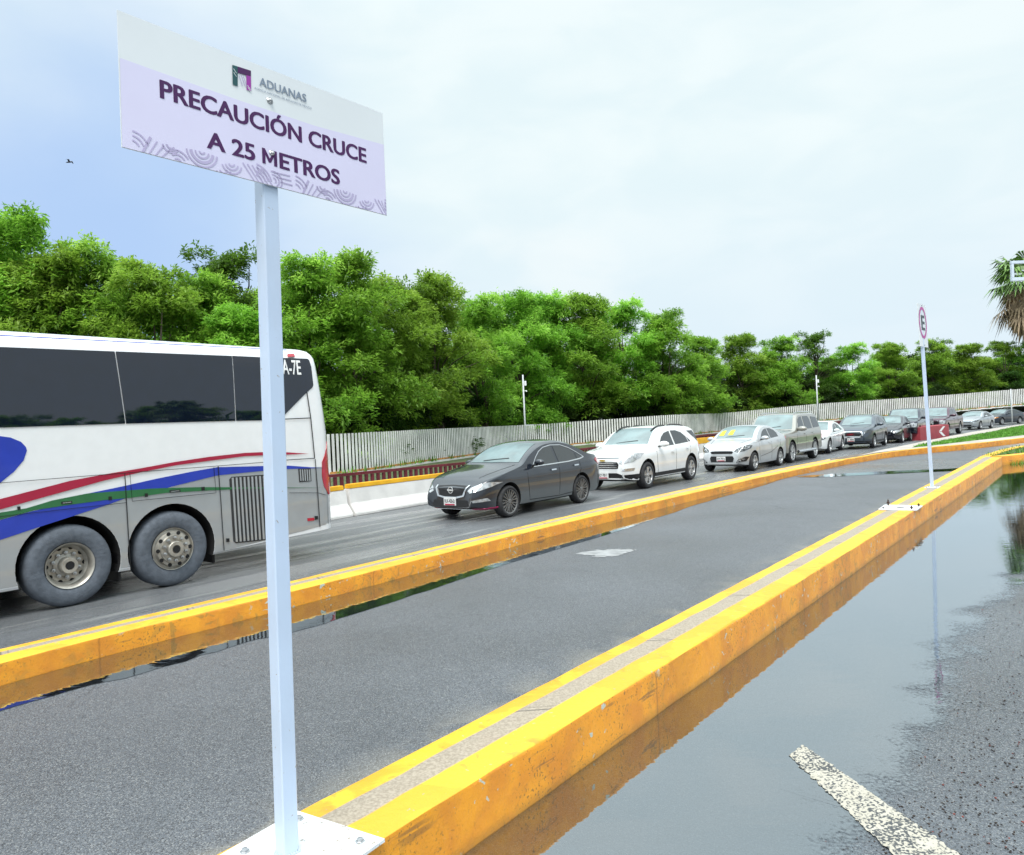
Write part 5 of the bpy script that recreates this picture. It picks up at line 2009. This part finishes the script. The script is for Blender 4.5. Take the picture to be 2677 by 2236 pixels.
def sedan_extra(root, c):
    fnf = c['fn']('front', .02)
    q = fnf(0, .615, 0)
    e = empty('emblem', q, 0, root)
    mb = MB()
    n = 24
    for a0, a1 in ((.055, .068),):
        vs = [(0.012 * s_, a1 * math.cos(6.2832 * k / n), a1 * math.sin(6.2832 * k / n)) for s_ in (0, 1) for k in range(n)] + [(0.012 * s_, a0 * math.cos(6.2832 * k / n), a0 * math.sin(6.2832 * k / n)) for s_ in (0, 1) for k in range(n)]
        fs = [(n + k, n + (k + 1) % n, 3 * n + (k + 1) % n, 3 * n + k) for k in range(n)] + [(k, (k + 1) % n, n + (k + 1) % n, n + k) for k in range(n)]
        mb.add(vs, fs)
    mb.box((.012, 0, 0), (.014, .17, .034), 0, 0, .003)
    mb.build('ring_and_bar', M['chrome'], e)
    c['seam']([(1.70, .975), (2.4, .985), (3.1, 1.00), (3.60, 1.035), (3.78, 1.07)], .024, 'side', 'window_trim', M['chrome'], .010)
    c['seam']([(1.76, 1.0), (1.95, 1.165), (2.12, 1.28), (2.32, 1.36), (2.62, 1.398), (3.0, 1.385), (3.30, 1.305), (3.55, 1.19), (3.78, 1.07)], .016, 'side', 'window_trim', M['chrome'], .010)
    for s_ in (1, -1):                              # light-coloured mirror strip
        pass


V_gr = [(-.40, .70), (-.30, .50), (-.14, .475), (.14, .475), (.30, .50), (.40, .70), (.0, .715)]
sed = sedan_spec(4.63, 1.76, 1.50, 2.70, .90, .325, WH_DARK, p1, lean=.75, noseline=.46,
    front=[(V_gr, M['black'], 'grille'), ([(-.52, .25), (.52, .25), (.46, .42), (-.46, .42)], M['black'], 'lower_grille')],
    fronttrim=[([(-.46, .705), (-.42, .705), (-.32, .515), (-.15, .485), (.15, .485), (.32, .515), (.42, .705), (.46, .705), (.36, .49), (.17, .452), (-.17, .452), (-.36, .49)], M['chrome'], 'grille_trim'),
               ([(-.60, .215), (.60, .215), (.60, .235), (-.60, .235)], M['chrome'], 'lip_strip')],
    frontpair=[([(.47, .60), (.54, .555), (.66, .59), (.80, .665), (.865, .74), (.80, .765), (.64, .715), (.52, .66)], M['lamp'], 'headlight'),
               ([(.58, .37), (.78, .39), (.76, .45), (.60, .42)], M['lamp'], 'fog_light'),
               ([(.35, .19), (.62, .205), (.80, .23), (.81, .255), (.60, .24), (.46, .245)], M['pink'], 'lip_accent')],
    tails=[([(4.22, .98), (4.30, .93), (4.52, .84), (4.56, .90), (4.54, 1.0), (4.40, 1.03)], M['tail'])],
    handlemat=M['chrome'], mirrormat=p1, plate=(-.0, .39, 'RLK-420-D', .33), extra=sedan_extra)
c1 = car('parked_sedan', 'dusty dark navy sedan with pink lip trim, first car behind the bus', 'car', sed)
c1.name = 'sedan'
CARW[c1.name] = 1.76
park(c1, 2.70, (1325, 1352), 1513.5)

# ---- white sport utility car
p2 = paint('white_car_paint', (.80, .81, .82), 0, .25)


def suv_extra(root, c):
    for sy in (1, -1):
        for a, b in ((1.9, 2.75), (2.95, 4.0)):
            pts = [c['fn']('top', .03)(s_, sy * .56, 0) for s_ in np.linspace(a, b, 6)]
            pts[0].z -= .02; pts[-1].z -= .02
            MB().tube(pts, .022, 6).build('roof_rail', M['black'], root)
    q = c['fn']('front', .02)(0, .82, 0)
    MB().box(q, (.012, .16, .035), 0, 0, .003).box(q, (.014, .07, .05), 0, 0, .003).build('emblem', M['gold'], root)
    for z in (.64, .69, .74):
        c['dec']('grille_bar', 'front', [(-.44, z - .008), (.44, z - .008), (.45, z + .008), (-.45, z + .008)], M['chrome'], .022, .012, .1)
    MB().box((c['nose'] - 1.9, 0, 1.40), (.03, .26, .06), 0, 0, .01).build('rear_view_mirror', M['black'], root)


suv = dict(L=4.77, W=1.84, H=1.68, wb=2.857, fo=.95, R=.365, wheel=WH_SUV, paint=p2, zb=.24, archgap=.075,
    prof=[(0, .80), (.08, .90), (.3, .99), (.8, 1.08), (1.15, 1.125), (1.32, 1.16), (1.68, 1.41), (2.0, 1.58), (2.4, 1.655), (3.0, 1.68), (3.7, 1.66), (4.2, 1.61), (4.38, 1.52), (4.60, 1.22), (4.73, 1.02), (4.77, .88)],
    belt=(1.03, 1.14), tumble=.78, mirror=(1.72, 1.17), bigmirror=1.25, noseline=.58, lean=.4,
    panes=[[(1.74, 1.10), (1.88, 1.25), (2.02, 1.37), (2.25, 1.48), (2.60, 1.53), (2.68, 1.12)], [(2.78, 1.125), (2.70, 1.535), (3.05, 1.53), (3.38, 1.46), (3.62, 1.33), (3.70, 1.16)], [(3.75, 1.165), (3.68, 1.31), (3.82, 1.22), (3.86, 1.18)],
           [(3.82, 1.50), (4.22, 1.50), (4.52, 1.20), (4.40, 1.18), (4.1, 1.33)]],
    screen=(1.39, 2.16, .70, .58),
    seams=[[(1.50, 1.0), (1.52, .7), (1.56, .36)], [(2.73, 1.10), (2.75, .7), (2.74, .36)], [(3.76, 1.14), (3.76, .9), (3.60, .66), (3.46, .45)]],
    handles=[(2.50, .94), (3.52, .99)],
    trim=[([(1.38, .30), (3.38, .30), (3.38, .40), (1.38, .40)], M['black'], 'sill')],
    front=[([(-.46, .60), (.46, .60), (.50, .70), (.46, .775), (-.46, .775), (-.50, .70)], M['black'], 'grille'), ([(-.47, .86), (.47, .86), (.47, .895), (-.47, .895)], M['black'], 'grille_slot'),
           ([(-.80, .25), (.80, .25), (.90, .44), (.60, .43), (.40, .48), (-.40, .48), (-.60, .43), (-.90, .44)], M['black'], 'lower_bumper')],
    fronttrim=[([(-.47, .84), (.47, .84), (.47, .858), (-.47, .858)], M['chrome'], 'grille_trim')],
    frontpair=[([(.50, .74), (.62, .72), (.80, .77), (.885, .88), (.90, .975), (.84, 1.0), (.72, .97), (.58, .87)], M['lamp'], 'headlight'), ([(.60, .52), (.80, .54), (.82, .61), (.66, .60)], M['chrome'], 'fog_light')],
    tails=[([(4.52, .98), (4.70, .86), (4.74, .95), (4.66, 1.12), (4.58, 1.16)], M['tail'])],
    handlemat=p2, plate=(-.0, .42, 'UZY-787-T', .34), extra=suv_extra)
c2 = car('suv', 'white sport utility car with black roof rails, right behind the navy sedan', 'car', suv)
CARW[c2.name] = 1.84
park(c2, 2.857, (1688, 1277), 1801)

# ---- silver small car with yellow cards behind the windscreen
p3 = paint('silver_car_paint', (.52, .54, .56), .35, .28)
M['ycard'] = mat('yellow_card', (.75, .62, .05), .6)
SZ = 1.52 / 1.52


def sonic_extra(root, c):
    f = c['fn']('top', .012)
    for y in (.10, .42):
        for q, (a, b) in enumerate(((1.30, 1.58),)):
            slab('windscreen_card', [(a, -y - .16), (b, -y - .12), (b, -y + .02), (a, -y + .02)], M['ycard'], root, lambda u, v, d: f(u, v, d), .004, .1)
    # driver's arm resting in the open window
    MB().tube([(c['nose'] - 1.95, c['W'] / 2 - .16, 1.02), (c['nose'] - 1.85, c['W'] / 2 + .02, 1.04), (c['nose'] - 1.72, c['W'] / 2 + .03, 1.01)], [.05, .045, .035], 8)


sonic = dict(L=4.40, W=1.735, H=1.52, wb=2.525, fo=.83, R=.315, wheel=WH_S, paint=p3, lean=.6, noseline=.50,
    prof=[(0, .70), (.10, .80), (.3, .90), (.7, .99), (1.0, 1.04), (1.12, 1.075), (1.5, 1.31), (1.9, 1.465), (2.3, 1.515), (2.8, 1.50), (3.2, 1.41), (3.58, 1.24), (3.85, 1.14), (4.15, 1.10), (4.34, 1.07), (4.40, .93)],
    belt=(.96, 1.05), tumble=.75, mirror=(1.50, 1.08), bigmirror=1.1,
    panes=[[(1.50, 1.03), (1.70, 1.18), (1.88, 1.29), (2.1, 1.365), (2.36, 1.40), (2.42, 1.04)], [(2.50, 1.045), (2.45, 1.40), (2.75, 1.39), (3.05, 1.32), (3.22, 1.22), (3.28, 1.08)]],
    screen=(1.18, 2.02, .66, .54), rscreen=(3.25, 3.75, .5, .58),
    seams=[[(1.26, .98), (1.28, .65), (1.34, .32)], [(2.46, 1.03), (2.47, .65), (2.46, .32)], [(3.36, 1.06), (3.38, .85), (3.22, .6), (3.08, .38)], [(1.36, .46), (2.4, .56), (3.1, .74)]],
    handles=[(2.24, .90), (3.16, .95)],
    front=[([(-.36, .62), (.36, .62), (.40, .68), (.36, .705), (-.36, .705), (-.40, .68)], M['black'], 'grille'), ([(-.38, .34), (.38, .34), (.42, .47), (.38, .54), (-.38, .54), (-.42, .47)], M['black'], 'lower_grille')],
    frontpair=[([(.44, .69), (.56, .665), (.72, .70), (.83, .78), (.845, .87), (.76, .885), (.62, .83), (.48, .76)], M['lampdark'], 'headlight'), ([(.55, .74), (.60, .705), (.66, .74), (.66, .78), (.60, .80)], M['lamp'], 'lamp_bowl'), ([(.70, .79), (.75, .755), (.81, .80), (.82, .85), (.75, .85)], M['lamp'], 'lamp_bowl'),
               ([(.50, .32), (.74, .36), (.80, .50), (.74, .51), (.60, .44)], M['black'], 'fog_recess'), ([(.61, .38), (.66, .355), (.72, .39), (.72, .44), (.66, .46), (.61, .43)], M['lamp'], 'fog_light')],
    tails=[([(4.10, .98), (4.28, .90), (4.33, .96), (4.30, 1.06), (4.2, 1.08)], M['tail'])],
    plate=(-.02, .45, 'EW-797-J', .31), extra=sonic_extra)
c3 = car('small_car', 'silver small saloon with two yellow cards behind the windscreen', 'car', sonic)
CARW[c3.name] = 1.735
park(c3, 2.525, (1967.5, 1231), 2034)

# ---- beige boxy sport utility
p4 = paint('champagne_paint', (.30, .29, .26), .4, .35, ((.26, .25, .22), .3, .9, .5, 2))


def esc_extra(root, c):
    for sy in (1, -1):
        pts = [c['fn']('top', .05)(s_, sy * .66, 0) for s_ in np.linspace(2.3, 4.5, 8)]
        MB().tube(pts, .022, 6).build('roof_rail', M['chrome'], root)
        MB().tube([(c['nose'] - 1.5, sy * (c['W'] / 2 + .03), .40), (c['nose'] - 3.7, sy * (c['W'] / 2 + .03), .40)], .06, 8).build('running_board', M['chrome'], root)
    c['seam']([(1.30, .72), (2.5, .73), (3.6, .74)], .05, 'side', 'rub_strip', M['chrome'], .014)


esc = dict(L=5.05, W=2.0, H=1.92, wb=2.946, fo=.95, R=.405, wheel=WH_BIG, paint=p4, zb=.36, boxy=1, archgap=.07, lean=.12, noseline=.7,
    prof=[(0, 1.0), (.05, 1.08), (.3, 1.14), (1.0, 1.19), (1.38, 1.22), (1.5, 1.25), (1.82, 1.55), (2.1, 1.80), (2.45, 1.875), (3.2, 1.895), (4.3, 1.89), (4.68, 1.84), (4.86, 1.55), (4.98, 1.20), (5.05, 1.0)],
    belt=(1.16, 1.22), tumble=.80, mirror=(1.78, 1.27), bigmirror=1.5,
    panes=[[(1.82, 1.25), (1.98, 1.52), (2.12, 1.66), (2.32, 1.74), (2.60, 1.76), (2.64, 1.25)], [(2.78, 1.25), (2.76, 1.76), (3.45, 1.76), (3.62, 1.60), (3.66, 1.26)], [(3.84, 1.27), (3.80, 1.74), (4.52, 1.70), (4.74, 1.30)]],
    screen=(1.54, 2.18, .80, .68),
    seams=[[(1.56, 1.16), (1.58, .8), (1.58, .42)], [(2.71, 1.22), (2.72, .8), (2.72, .42)], [(3.76, 1.24), (3.76, 1.0), (3.55, .75), (3.48, .45)]],
    handles=[(2.55, 1.06), (3.58, 1.08)],
    front=[([(-.50, .72), (.50, .72), (.54, 1.0), (-.54, 1.0)], M['black'], 'grille'), ([(-.5, .42), (.5, .42), (.5, .54), (-.5, .54)], M['black'], 'lower_grille')],
    frontpair=[([(.60, .78), (.93, .80), (.97, 1.02), (.62, 1.02)], M['lamp'], 'headlight')],
    tails=[([(4.86, .80), (4.97, .80), (4.97, 1.15), (4.90, 1.2)], M['tail'])], handlemat=p4, plate=None, extra=esc_extra)
c4 = car('large_suv', 'boxy beige sport utility with chrome wheels behind the silver small car', 'car', esc)
CARW[c4.name] = 2.0
park(c4, 2.946, (2066.5, 1210), 2126)

# ---- white saloon half hidden
p5 = paint('white_saloon_paint', (.78, .79, .80), 0, .25)
gen_front = dict(
    front=[([(-.38, .58), (.38, .58), (.42, .68), (-.42, .68)], M['black'], 'grille'), ([(-.5, .26), (.5, .26), (.45, .42), (-.45, .42)], M['black'], 'lower_grille')],
    frontpair=[([(.46, .62), (.56, .60), (.78, .66), (.86, .74), (.78, .765), (.60, .71)], M['lampdark'], 'headlight')],
    tails=[([(4.35, .98), (4.52, .86), (4.56, .92), (4.52, 1.02)], M['tail'])])
c5 = car('saloon', 'white saloon half hidden behind the beige sport utility', 'car', sedan_spec(4.92, 1.85, 1.46, 2.83, .95, .34, WH_S, p5, **gen_front))
CARW[c5.name] = 1.85
park(c5, 2.83, (2165, 1186), 2198)

# ---- grey-blue sport utility with the big dark grille
p6 = paint('slate_blue_paint', (.055, .072, .095), .4, .28)


def ter_extra(root, c):
    f = c['fn']('front', .03)
    text_on('lettering', 'GMC', M['tail'], root, lambda u, v, d: f(-u, v, .006) if False else f(u, v, .006), -.17, .17, .70, .085, .03)
    for sy in (1, -1):
        pts = [c['fn']('top', .035)(s_, sy * .58, 0) for s_ in np.linspace(2.1, 3.9, 8)]
        MB().tube(pts, .02, 6).build('roof_rail', M['chrome'], root)


ter = dict(suv)
ter.update(L=4.63, W=1.84, H=1.66, wb=2.725, fo=.93, paint=p6, wheel=WH_S, R=.35, handlemat=p6,
    prof=[(s * 4.63 / 4.77, z * 1.66 / 1.68) for s, z in suv['prof']], belt=(1.04, 1.14),
    panes=[[(s * .97, z) for s, z in P] for P in suv['panes']], screen=(1.35, 2.09, .70, .58),
    front=[([(-.46, .58), (.46, .58), (.56, .70), (.48, .86), (-.48, .86), (-.56, .70)], M['black'], 'grille'), ([(-.80, .26), (.80, .26), (.84, .40), (-.84, .40)], M['black'], 'lower_bumper')],
    fronttrim=[([(-.49, .875), (.49, .875), (.59, .70), (.48, .56), (-.48, .56), (-.59, .70), (-.49, .875), (-.475, .855), (-.555, .70), (-.455, .585), (.455, .585), (.555, .70), (.475, .855), (-.475, .856)], M['chrome'], 'grille_trim')],
    frontpair=[([(.58, .86), (.66, .78), (.84, .80), (.90, .92), (.80, .95)], M['lampdark'], 'headlight')],
    plate=(0, .47, 'V-4898', .33), extra=ter_extra, handles=[(2.42, .94), (3.41, .99)])
c6 = car('suv', 'slate blue sport utility with a wide dark grille, behind the white saloon', 'car', ter)
CARW[c6.name] = 1.84
park(c6, 2.725, (2282, 1172.5), 2311)

# ---- black saloon
p7 = paint('black_car_paint', (.012, .013, .022), .2, .22)
vers = sedan_spec(4.50, 1.72, 1.51, 2.60, .86, .315, WH_S, p7, front=[(V_gr, M['black'], 'grille'), ([(-.5, .26), (.5, .26), (.45, .40), (-.45, .40)], M['black'], 'lower_grille')],
    fronttrim=[sed['fronttrim'][0]], frontpair=[sed['frontpair'][0]], tails=gen_front['tails'])
c7 = car('saloon', 'black saloon with V-shaped chrome grille, left of the dark pickup', 'car', vers)
CARW[c7.name] = 1.72
park(c7, 2.60, (2356, 1158), 2378)


# ---- pickups
def pickup_spec(pm, H=1.90, wheel=WH_T, R=.40, **kw):
    d = dict(L=5.85, W=2.0, H=H, wb=3.65, fo=.98, R=R, wheel=wheel, paint=pm, zb=.38, boxy=1, lean=.15, noseline=.75, archgap=.08,
        prof=[(0, 1.0), (.05, 1.08), (.3, 1.15), (1.0, 1.22), (1.45, 1.25), (1.58, 1.28), (1.92, 1.56), (2.2, 1.80), (2.5, 1.88), (3.2, 1.895), (3.70, 1.88), (3.90, 1.80), (3.98, 1.55), (4.02, 1.30), (4.10, 1.27), (5.0, 1.27), (5.80, 1.28), (5.85, 1.15)],
        belt=(1.18, 1.25), tumble=.80, mirror=(1.86, 1.32), bigmirror=1.5,
        panes=[[(1.92, 1.28), (2.06, 1.52), (2.2, 1.66), (2.42, 1.74), (2.72, 1.76), (2.76, 1.28)], [(2.88, 1.28), (2.86, 1.76), (3.62, 1.74), (3.72, 1.60), (3.76, 1.30)]],
        screen=(1.62, 2.26, .80, .68), rscreen=None,
        seams=[[(1.66, 1.18), (1.68, .8), (1.68, .46)], [(2.82, 1.24), (2.83, .8), (2.83, .46)], [(3.86, 1.24), (3.86, .9), (3.86, .46)], [(4.03, 1.26), (4.03, .9), (4.03, .46)]],
        handles=[(2.62, 1.08), (3.62, 1.10)],
        front=[([(-.56, .74), (.56, .74), (.60, 1.0), (-.60, 1.0)], M['black'], 'grille'), ([(-.5, .44), (.5, .44), (.5, .54), (-.5, .54)], M['black'], 'lower_grille')],
        frontpair=[([(.64, .78), (.94, .80), (.97, 1.03), (.66, 1.03)], M['lamp'], 'headlight')],
        tails=[([(5.74, .85), (5.82, .85), (5.82, 1.2), (5.74, 1.2)], M['tail'])], handlemat=M['black'], plate=None)
    d.update(kw)
    return d


p8 = paint('midnight_blue_paint', (.014, .018, .034), .3, .25)
p9 = paint('maroon_car_paint', (.062, .020, .040), .3, .28)
c8 = car('pickup', 'midnight blue pickup with round headlight, behind the red block', 'pickup', pickup_spec(p8, fronttrim=[([(-.6, .72), (.6, .72), (.6, .75), (-.6, .75)], M['chrome'], 'bumper_strip'), ([(-.62, .56), (.62, .56), (.62, .66), (-.62, .66)], M['chrome'], 'bumper')]))
CARW[c8.name] = 2.0
c9 = car('pickup', 'maroon crew cab pickup behind the right end of the red block', 'pickup', pickup_spec(p9, fronttrim=[([(-.6, .96), (.6, .96), (.6, 1.03), (-.6, 1.03)], M['chrome'], 'grille_bar'), ([(-.66, .56), (.66, .56), (.66, .70), (-.66, .70)], M['chrome'], 'bumper')]))
CARW[c9.name] = 2.0
park(c8, 3.65, (2401, 1151), 2430)
park(c9, 3.65, (2476, 1139), 2507)

# ---- two saloons at the end of the visible queue
p10 = paint('silver_grey_paint', (.36, .39, .42), .4, .28)
p11 = paint('dark_slate_paint', (.030, .040, .055), .4, .28)
c10 = car('saloon', 'silver grey saloon behind the maroon pickup', 'car', sedan_spec(4.65, 1.78, 1.45, 2.65, .90, .325, WH_S, p10, **gen_front))
CARW[c10.name] = 1.78
park(c10, 2.65, (2561, 1123), 2590)
gf = dict(gen_front)
gf['frontpair'] = [(gen_front['frontpair'][0][0], M['amber'], 'headlight')]
c11 = car('saloon', 'dark slate saloon with yellowed headlights, last car at the right edge', 'car', sedan_spec(4.86, 1.80, 1.47, 2.78, .95, .33, WH_S, p11, **gf))
CARW[c11.name] = 1.80
park(c11, 2.78, (2618, 1111), 2664)

# ------------------------------------------------------------------ red block with the white arrow
M['redblock'] = mat('red_block_paint', (.34, .045, .06), .55, var=.12, scale=3, bump=.2)
a, b = gnd(2406, 1152, .0), gnd(2482, 1142.5, .0)
dd = (b - a)
hz = at(2405, 1118, a.y).z
rb_ = empty('barrier_block', a)
tag(rb_, 'red block with a white arrow mark standing before the pickups', 'block')
dn = Vector((-dd.y, dd.x, 0)).normalized() * .55
P = [Vector((0, 0, 0)), dd, dd + dn, dn]
vs = [(p.x, p.y, -.02) for p in P] + [(p.x, p.y, hz + .02 * i) for i, p in enumerate(P)]
body = obj('body', vs, [(3, 2, 1, 0), (4, 5, 6, 7), (0, 1, 5, 4), (1, 2, 6, 5), (2, 3, 7, 6), (3, 0, 4, 7)], M['redblock'], rb_)
bm = bmesh.new(); bm.from_mesh(body.data); bmesh.ops.bevel(bm, geom=bm.edges[:], offset=.02, segments=2, affect='EDGES'); bm.to_mesh(body.data); bm.free()
on = -dn.normalized()
for P in ([(.78, .92), (.86, .92), (.72, .54), (.63, .54)], [(.63, .50), (.72, .50), (.86, .12), (.77, .12)]):
    slab('arrow_mark', P, M['white'], body, lambda u, v, d: dd * (1 - (1 - u)) + Vector((0, 0, hz * v)) + on * (.006 + d), .004)

# ------------------------------------------------------------------ slim poles
M['pole'] = mat('pole_grey_white', (.55, .57, .60), .5, var=.08)


def pole(px, ytop, d, rad, label, boxes=True, ybase=None):
    p = at(px, 1100, d)
    base = Vector((p.x, p.y, ybase if ybase is not None else -.02))
    top = at(px, ytop, d)
    e = empty('pole', base)
    tag(e, label, 'pole')
    h_ = top.z - base.z
    mb = MB()
    mb.tube([(0, 0, 0), (0, 0, h_)], [rad, rad * .8], 10)
    mb.build('shaft', M['pole'], e, True)
    if boxes:
        MB().box((.12, -.02, h_ - .50), (.13, .11, .28), 0, 0, .015).build('box', M['white'], e)
        MB().tube([(0, 0, h_ - .95), (.15, -.1, h_ - .93), (.18, -.1, h_ - .98)], [.02, .035, .04], 8).build('camera', M['white'], e)
        MB().box((.28, -.05, h_ - 2.9), (.5, .06, .05)).build('arm', M['pole'], e)
    return e


pole(1372, 980, 42, .055, 'slim white pole with a small box near its top, above the navy sedan')
pole(2139, 981, 61, .06, 'slim pale pole before the trees, above the white saloon')
pole(2646, 1017, 58, .05, 'thin grey pole on the grass island near the right edge', False, ZI)

# metal frame at the right edge
M['frame'] = mat('pale_frame_paint', (.62, .70, .80), .4, var=.05)
d = 15
ft, fb = at(2645, 687, d), at(2648, 731, d)
e = empty('metal_gantry', Vector((fb.x + 1.0, d, PK)))
tag(e, 'open rectangular pale metal frame on a post, cut by the right edge', 'gantry')
c = e.location
zt_, zb_ = ft.z - c.z, fb.z - c.z
mb = MB()
x0, x1 = ft.x - c.x, 1.0
mb.box(((x0 + x1) / 2, 0, zt_), (x1 - x0 + .06, .06, .06), 0, 0, .006).box(((x0 + x1) / 2, 0, zb_), (x1 - x0 + .06, .06, .075), 0, 0, .006)
mb.box((x0, 0, (zt_ + zb_) / 2), (.05, .058, zt_ - zb_ - .06), 0, 0, .005).box((x1, 0, (zt_ + zb_) / 2), (.05, .058, zt_ - zb_ - .06), 0, 0, .005)
mb.build('frame', M['frame'], e)
MB().box((0, .0, zb_ / 2 - .02), (.08, .08, zb_ - .03), 0, 0, .006).build('post', M['frame'], e)

# bird
p = at(181, 425, 60)
e = empty('bird', p)
tag(e, 'small dark bird flying in the sky left of the sign', 'bird')
mb = MB()
mb.tube([(-.28, 0, 0), (-.16, 0, .02), (.05, 0, .03), (.17, 0, .04), (.24, 0, .03)], [.01, .05, .06, .045, .008], 8)
mb.build('body', M['black'], e, True)
for s_ in (1, -1):
    mb = MB()
    pr_ = [(.08, 0), (.12, .22), (.04, .50), (-.02, .48), (-.04, .22), (-.06, 0)]
    vs = [(x + .02 * (y / .5), y * s_, .04 + (.16 * min(1, y / .25) - .12 * max(0, y - .25) / .25)) for x, y in pr_]
    vs += [(x, y, z - .012) for x, y, z in vs]
    mb.add(vs, [(0, 1, 4, 5), (1, 2, 3, 4), (11, 10, 7, 6), (10, 9, 8, 7)] + [(i, i + 6, (i + 1) % 6 + 6, (i + 1) % 6) for i in range(6)])
    mb.build('wing', M['black'], e)

# ------------------------------------------------------------------ ground cover: grass, weeds, grit


def blades(name, pts, hmin, hmax, wd, m, lean=.5):
    n = len(pts)
    P = np.array(pts)
    a = RNG.uniform(0, 6.283, n)
    h = RNG.uniform(hmin, hmax, n)
    D = np.stack([np.cos(a), np.sin(a), np.zeros(n)], 1)
    S = np.stack([-np.sin(a), np.cos(a), np.zeros(n)], 1) * wd
    tip = P + D * (h * lean * RNG.uniform(.2, 1, n))[:, None] + np.array([0, 0, 1.]) * h[:, None]
    v = np.stack([P + S, tip, P - S], 1).reshape(-1, 3)
    o = obj(name, v, [(3 * i, 3 * i + 1, 3 * i + 2) for i in range(n)], m)
    return tag(o, kind='stuff')


def inside(poly, x, y):
    r = False
    n = len(poly)
    for i in range(n):
        a, b = poly[i], poly[(i + 1) % n]
        if (a[1] > y) != (b[1] > y) and x < (b[0] - a[0]) * (y - a[1]) / (b[1] - a[1]) + a[0]: r = not r
    return r


M['blade'] = mat('grass_blade', (.10, .26, .025), .6, var=.4, scale=3)
gx = [p[0] for p in gpoly]; gy = [p[1] for p in gpoly]
pts = []
while len(pts) < 14000:
    x, y = RNG.uniform(min(gx), max(gx)), RNG.uniform(min(gy), max(gy))
    if inside(gpoly, x, y): pts.append((x, y, ZI))
tag(blades('grass', pts, .03, .09, .02, M['blade']), 'short green grass on the long kerbed island', 'grass')
pts = []
for i in range(5000):
    t_ = RNG.random() ** 1.5 * 14
    s_ = RNG.random()
    p = front_in[0] + i3d * (t_ + .3) + nr * s_ * 8
    if inside([xy(q) for q in L3[2:]] + [xy(front_in[2]), xy(front_in[0])], p.x, p.y): pts.append((p.x, p.y, KT - .03))
tag(blades('grass', pts, .03, .12, .018, M['blade']), 'patchy grass on the corner island at the end of the near kerb', 'grass')
# weeds along railing and ledge
wp = []
for p in resample(rl, 400):
    if RNG.random() < .75:
        for k in range(9):
            wp.append((p.x + RNG.normal(0, .12) - .1, p.y + RNG.normal(0, .12) + .3, .05))
tag(blades('weeds', wp, .08, .38, .02, M['blade'], .7), 'weeds growing between the maroon railing and the verge', 'weeds')
wp = []
for p in resample(fl, 500):
    if RNG.random() < .35:
        for k in range(8): wp.append((p.x + RNG.normal(0, .1), p.y + RNG.normal(0, .1) - .15, p.z - .06))
tag(blades('weeds', wp, .08, .40, .03, M['blade'], .7), 'small weeds at the foot of the white slats', 'weeds')
# tuft at the corner where the near kerb ends
tf = C3[0] + i3d * .35 - nr * .04
wp = [(tf.x + i3d.x * RNG.uniform(0, 1.0) + RNG.normal(0, .03), tf.y + i3d.y * RNG.uniform(0, 1.0) + RNG.normal(0, .03), PK) for k in range(160)]
tag(blades('weeds', wp, .05, .22, .008, M['blade'], 1.2), 'weed tuft in the water at the kerb corner', 'weeds')
# grit, seeds and small leaves on the wet asphalt
M['grit'] = mat('dark_seed_litter', (.035, .025, .02), .8, var=.6, scale=30)
M['reds'] = mat('red_berry_litter', (.16, .03, .02), .6, var=.5, scale=30)
mbs = [MB(), MB()]
cnt = 0
wet = [xy(p) for p in jit]
while cnt < 850:
    px, py = RNG.uniform(2050, 2740), RNG.uniform(1500, 2300)
    g = gnd(px, py, PK)
    if (g - (kR0 + (kR1 - kR0) * .3)).dot(KNOR) > -1.2: continue
    d_ = (px - np.interp(py, [1500, 1664, 1893, 2029, 2236], [2640, 2440, 2350, 2290, 2130])) / 300
    if RNG.random() > min(1, max(.02, d_ + .12)): continue
    r = RNG.uniform(.002, .0052)
    mbs[1 if RNG.random() < .07 else 0].box((g.x, g.y, PK + r * .45), (r * 2, r * RNG.uniform(.8, 1.6), r), RNG.uniform(0, 3.1), 0)
    cnt += 1
tag(mbs[0].build('litter', M['grit']), 'dark seeds and grit scattered over the wet asphalt', 'litter', kind='stuff')
tag(mbs[1].build('litter', M['reds']), 'small reddish berries scattered over the wet asphalt', 'litter', kind='stuff')
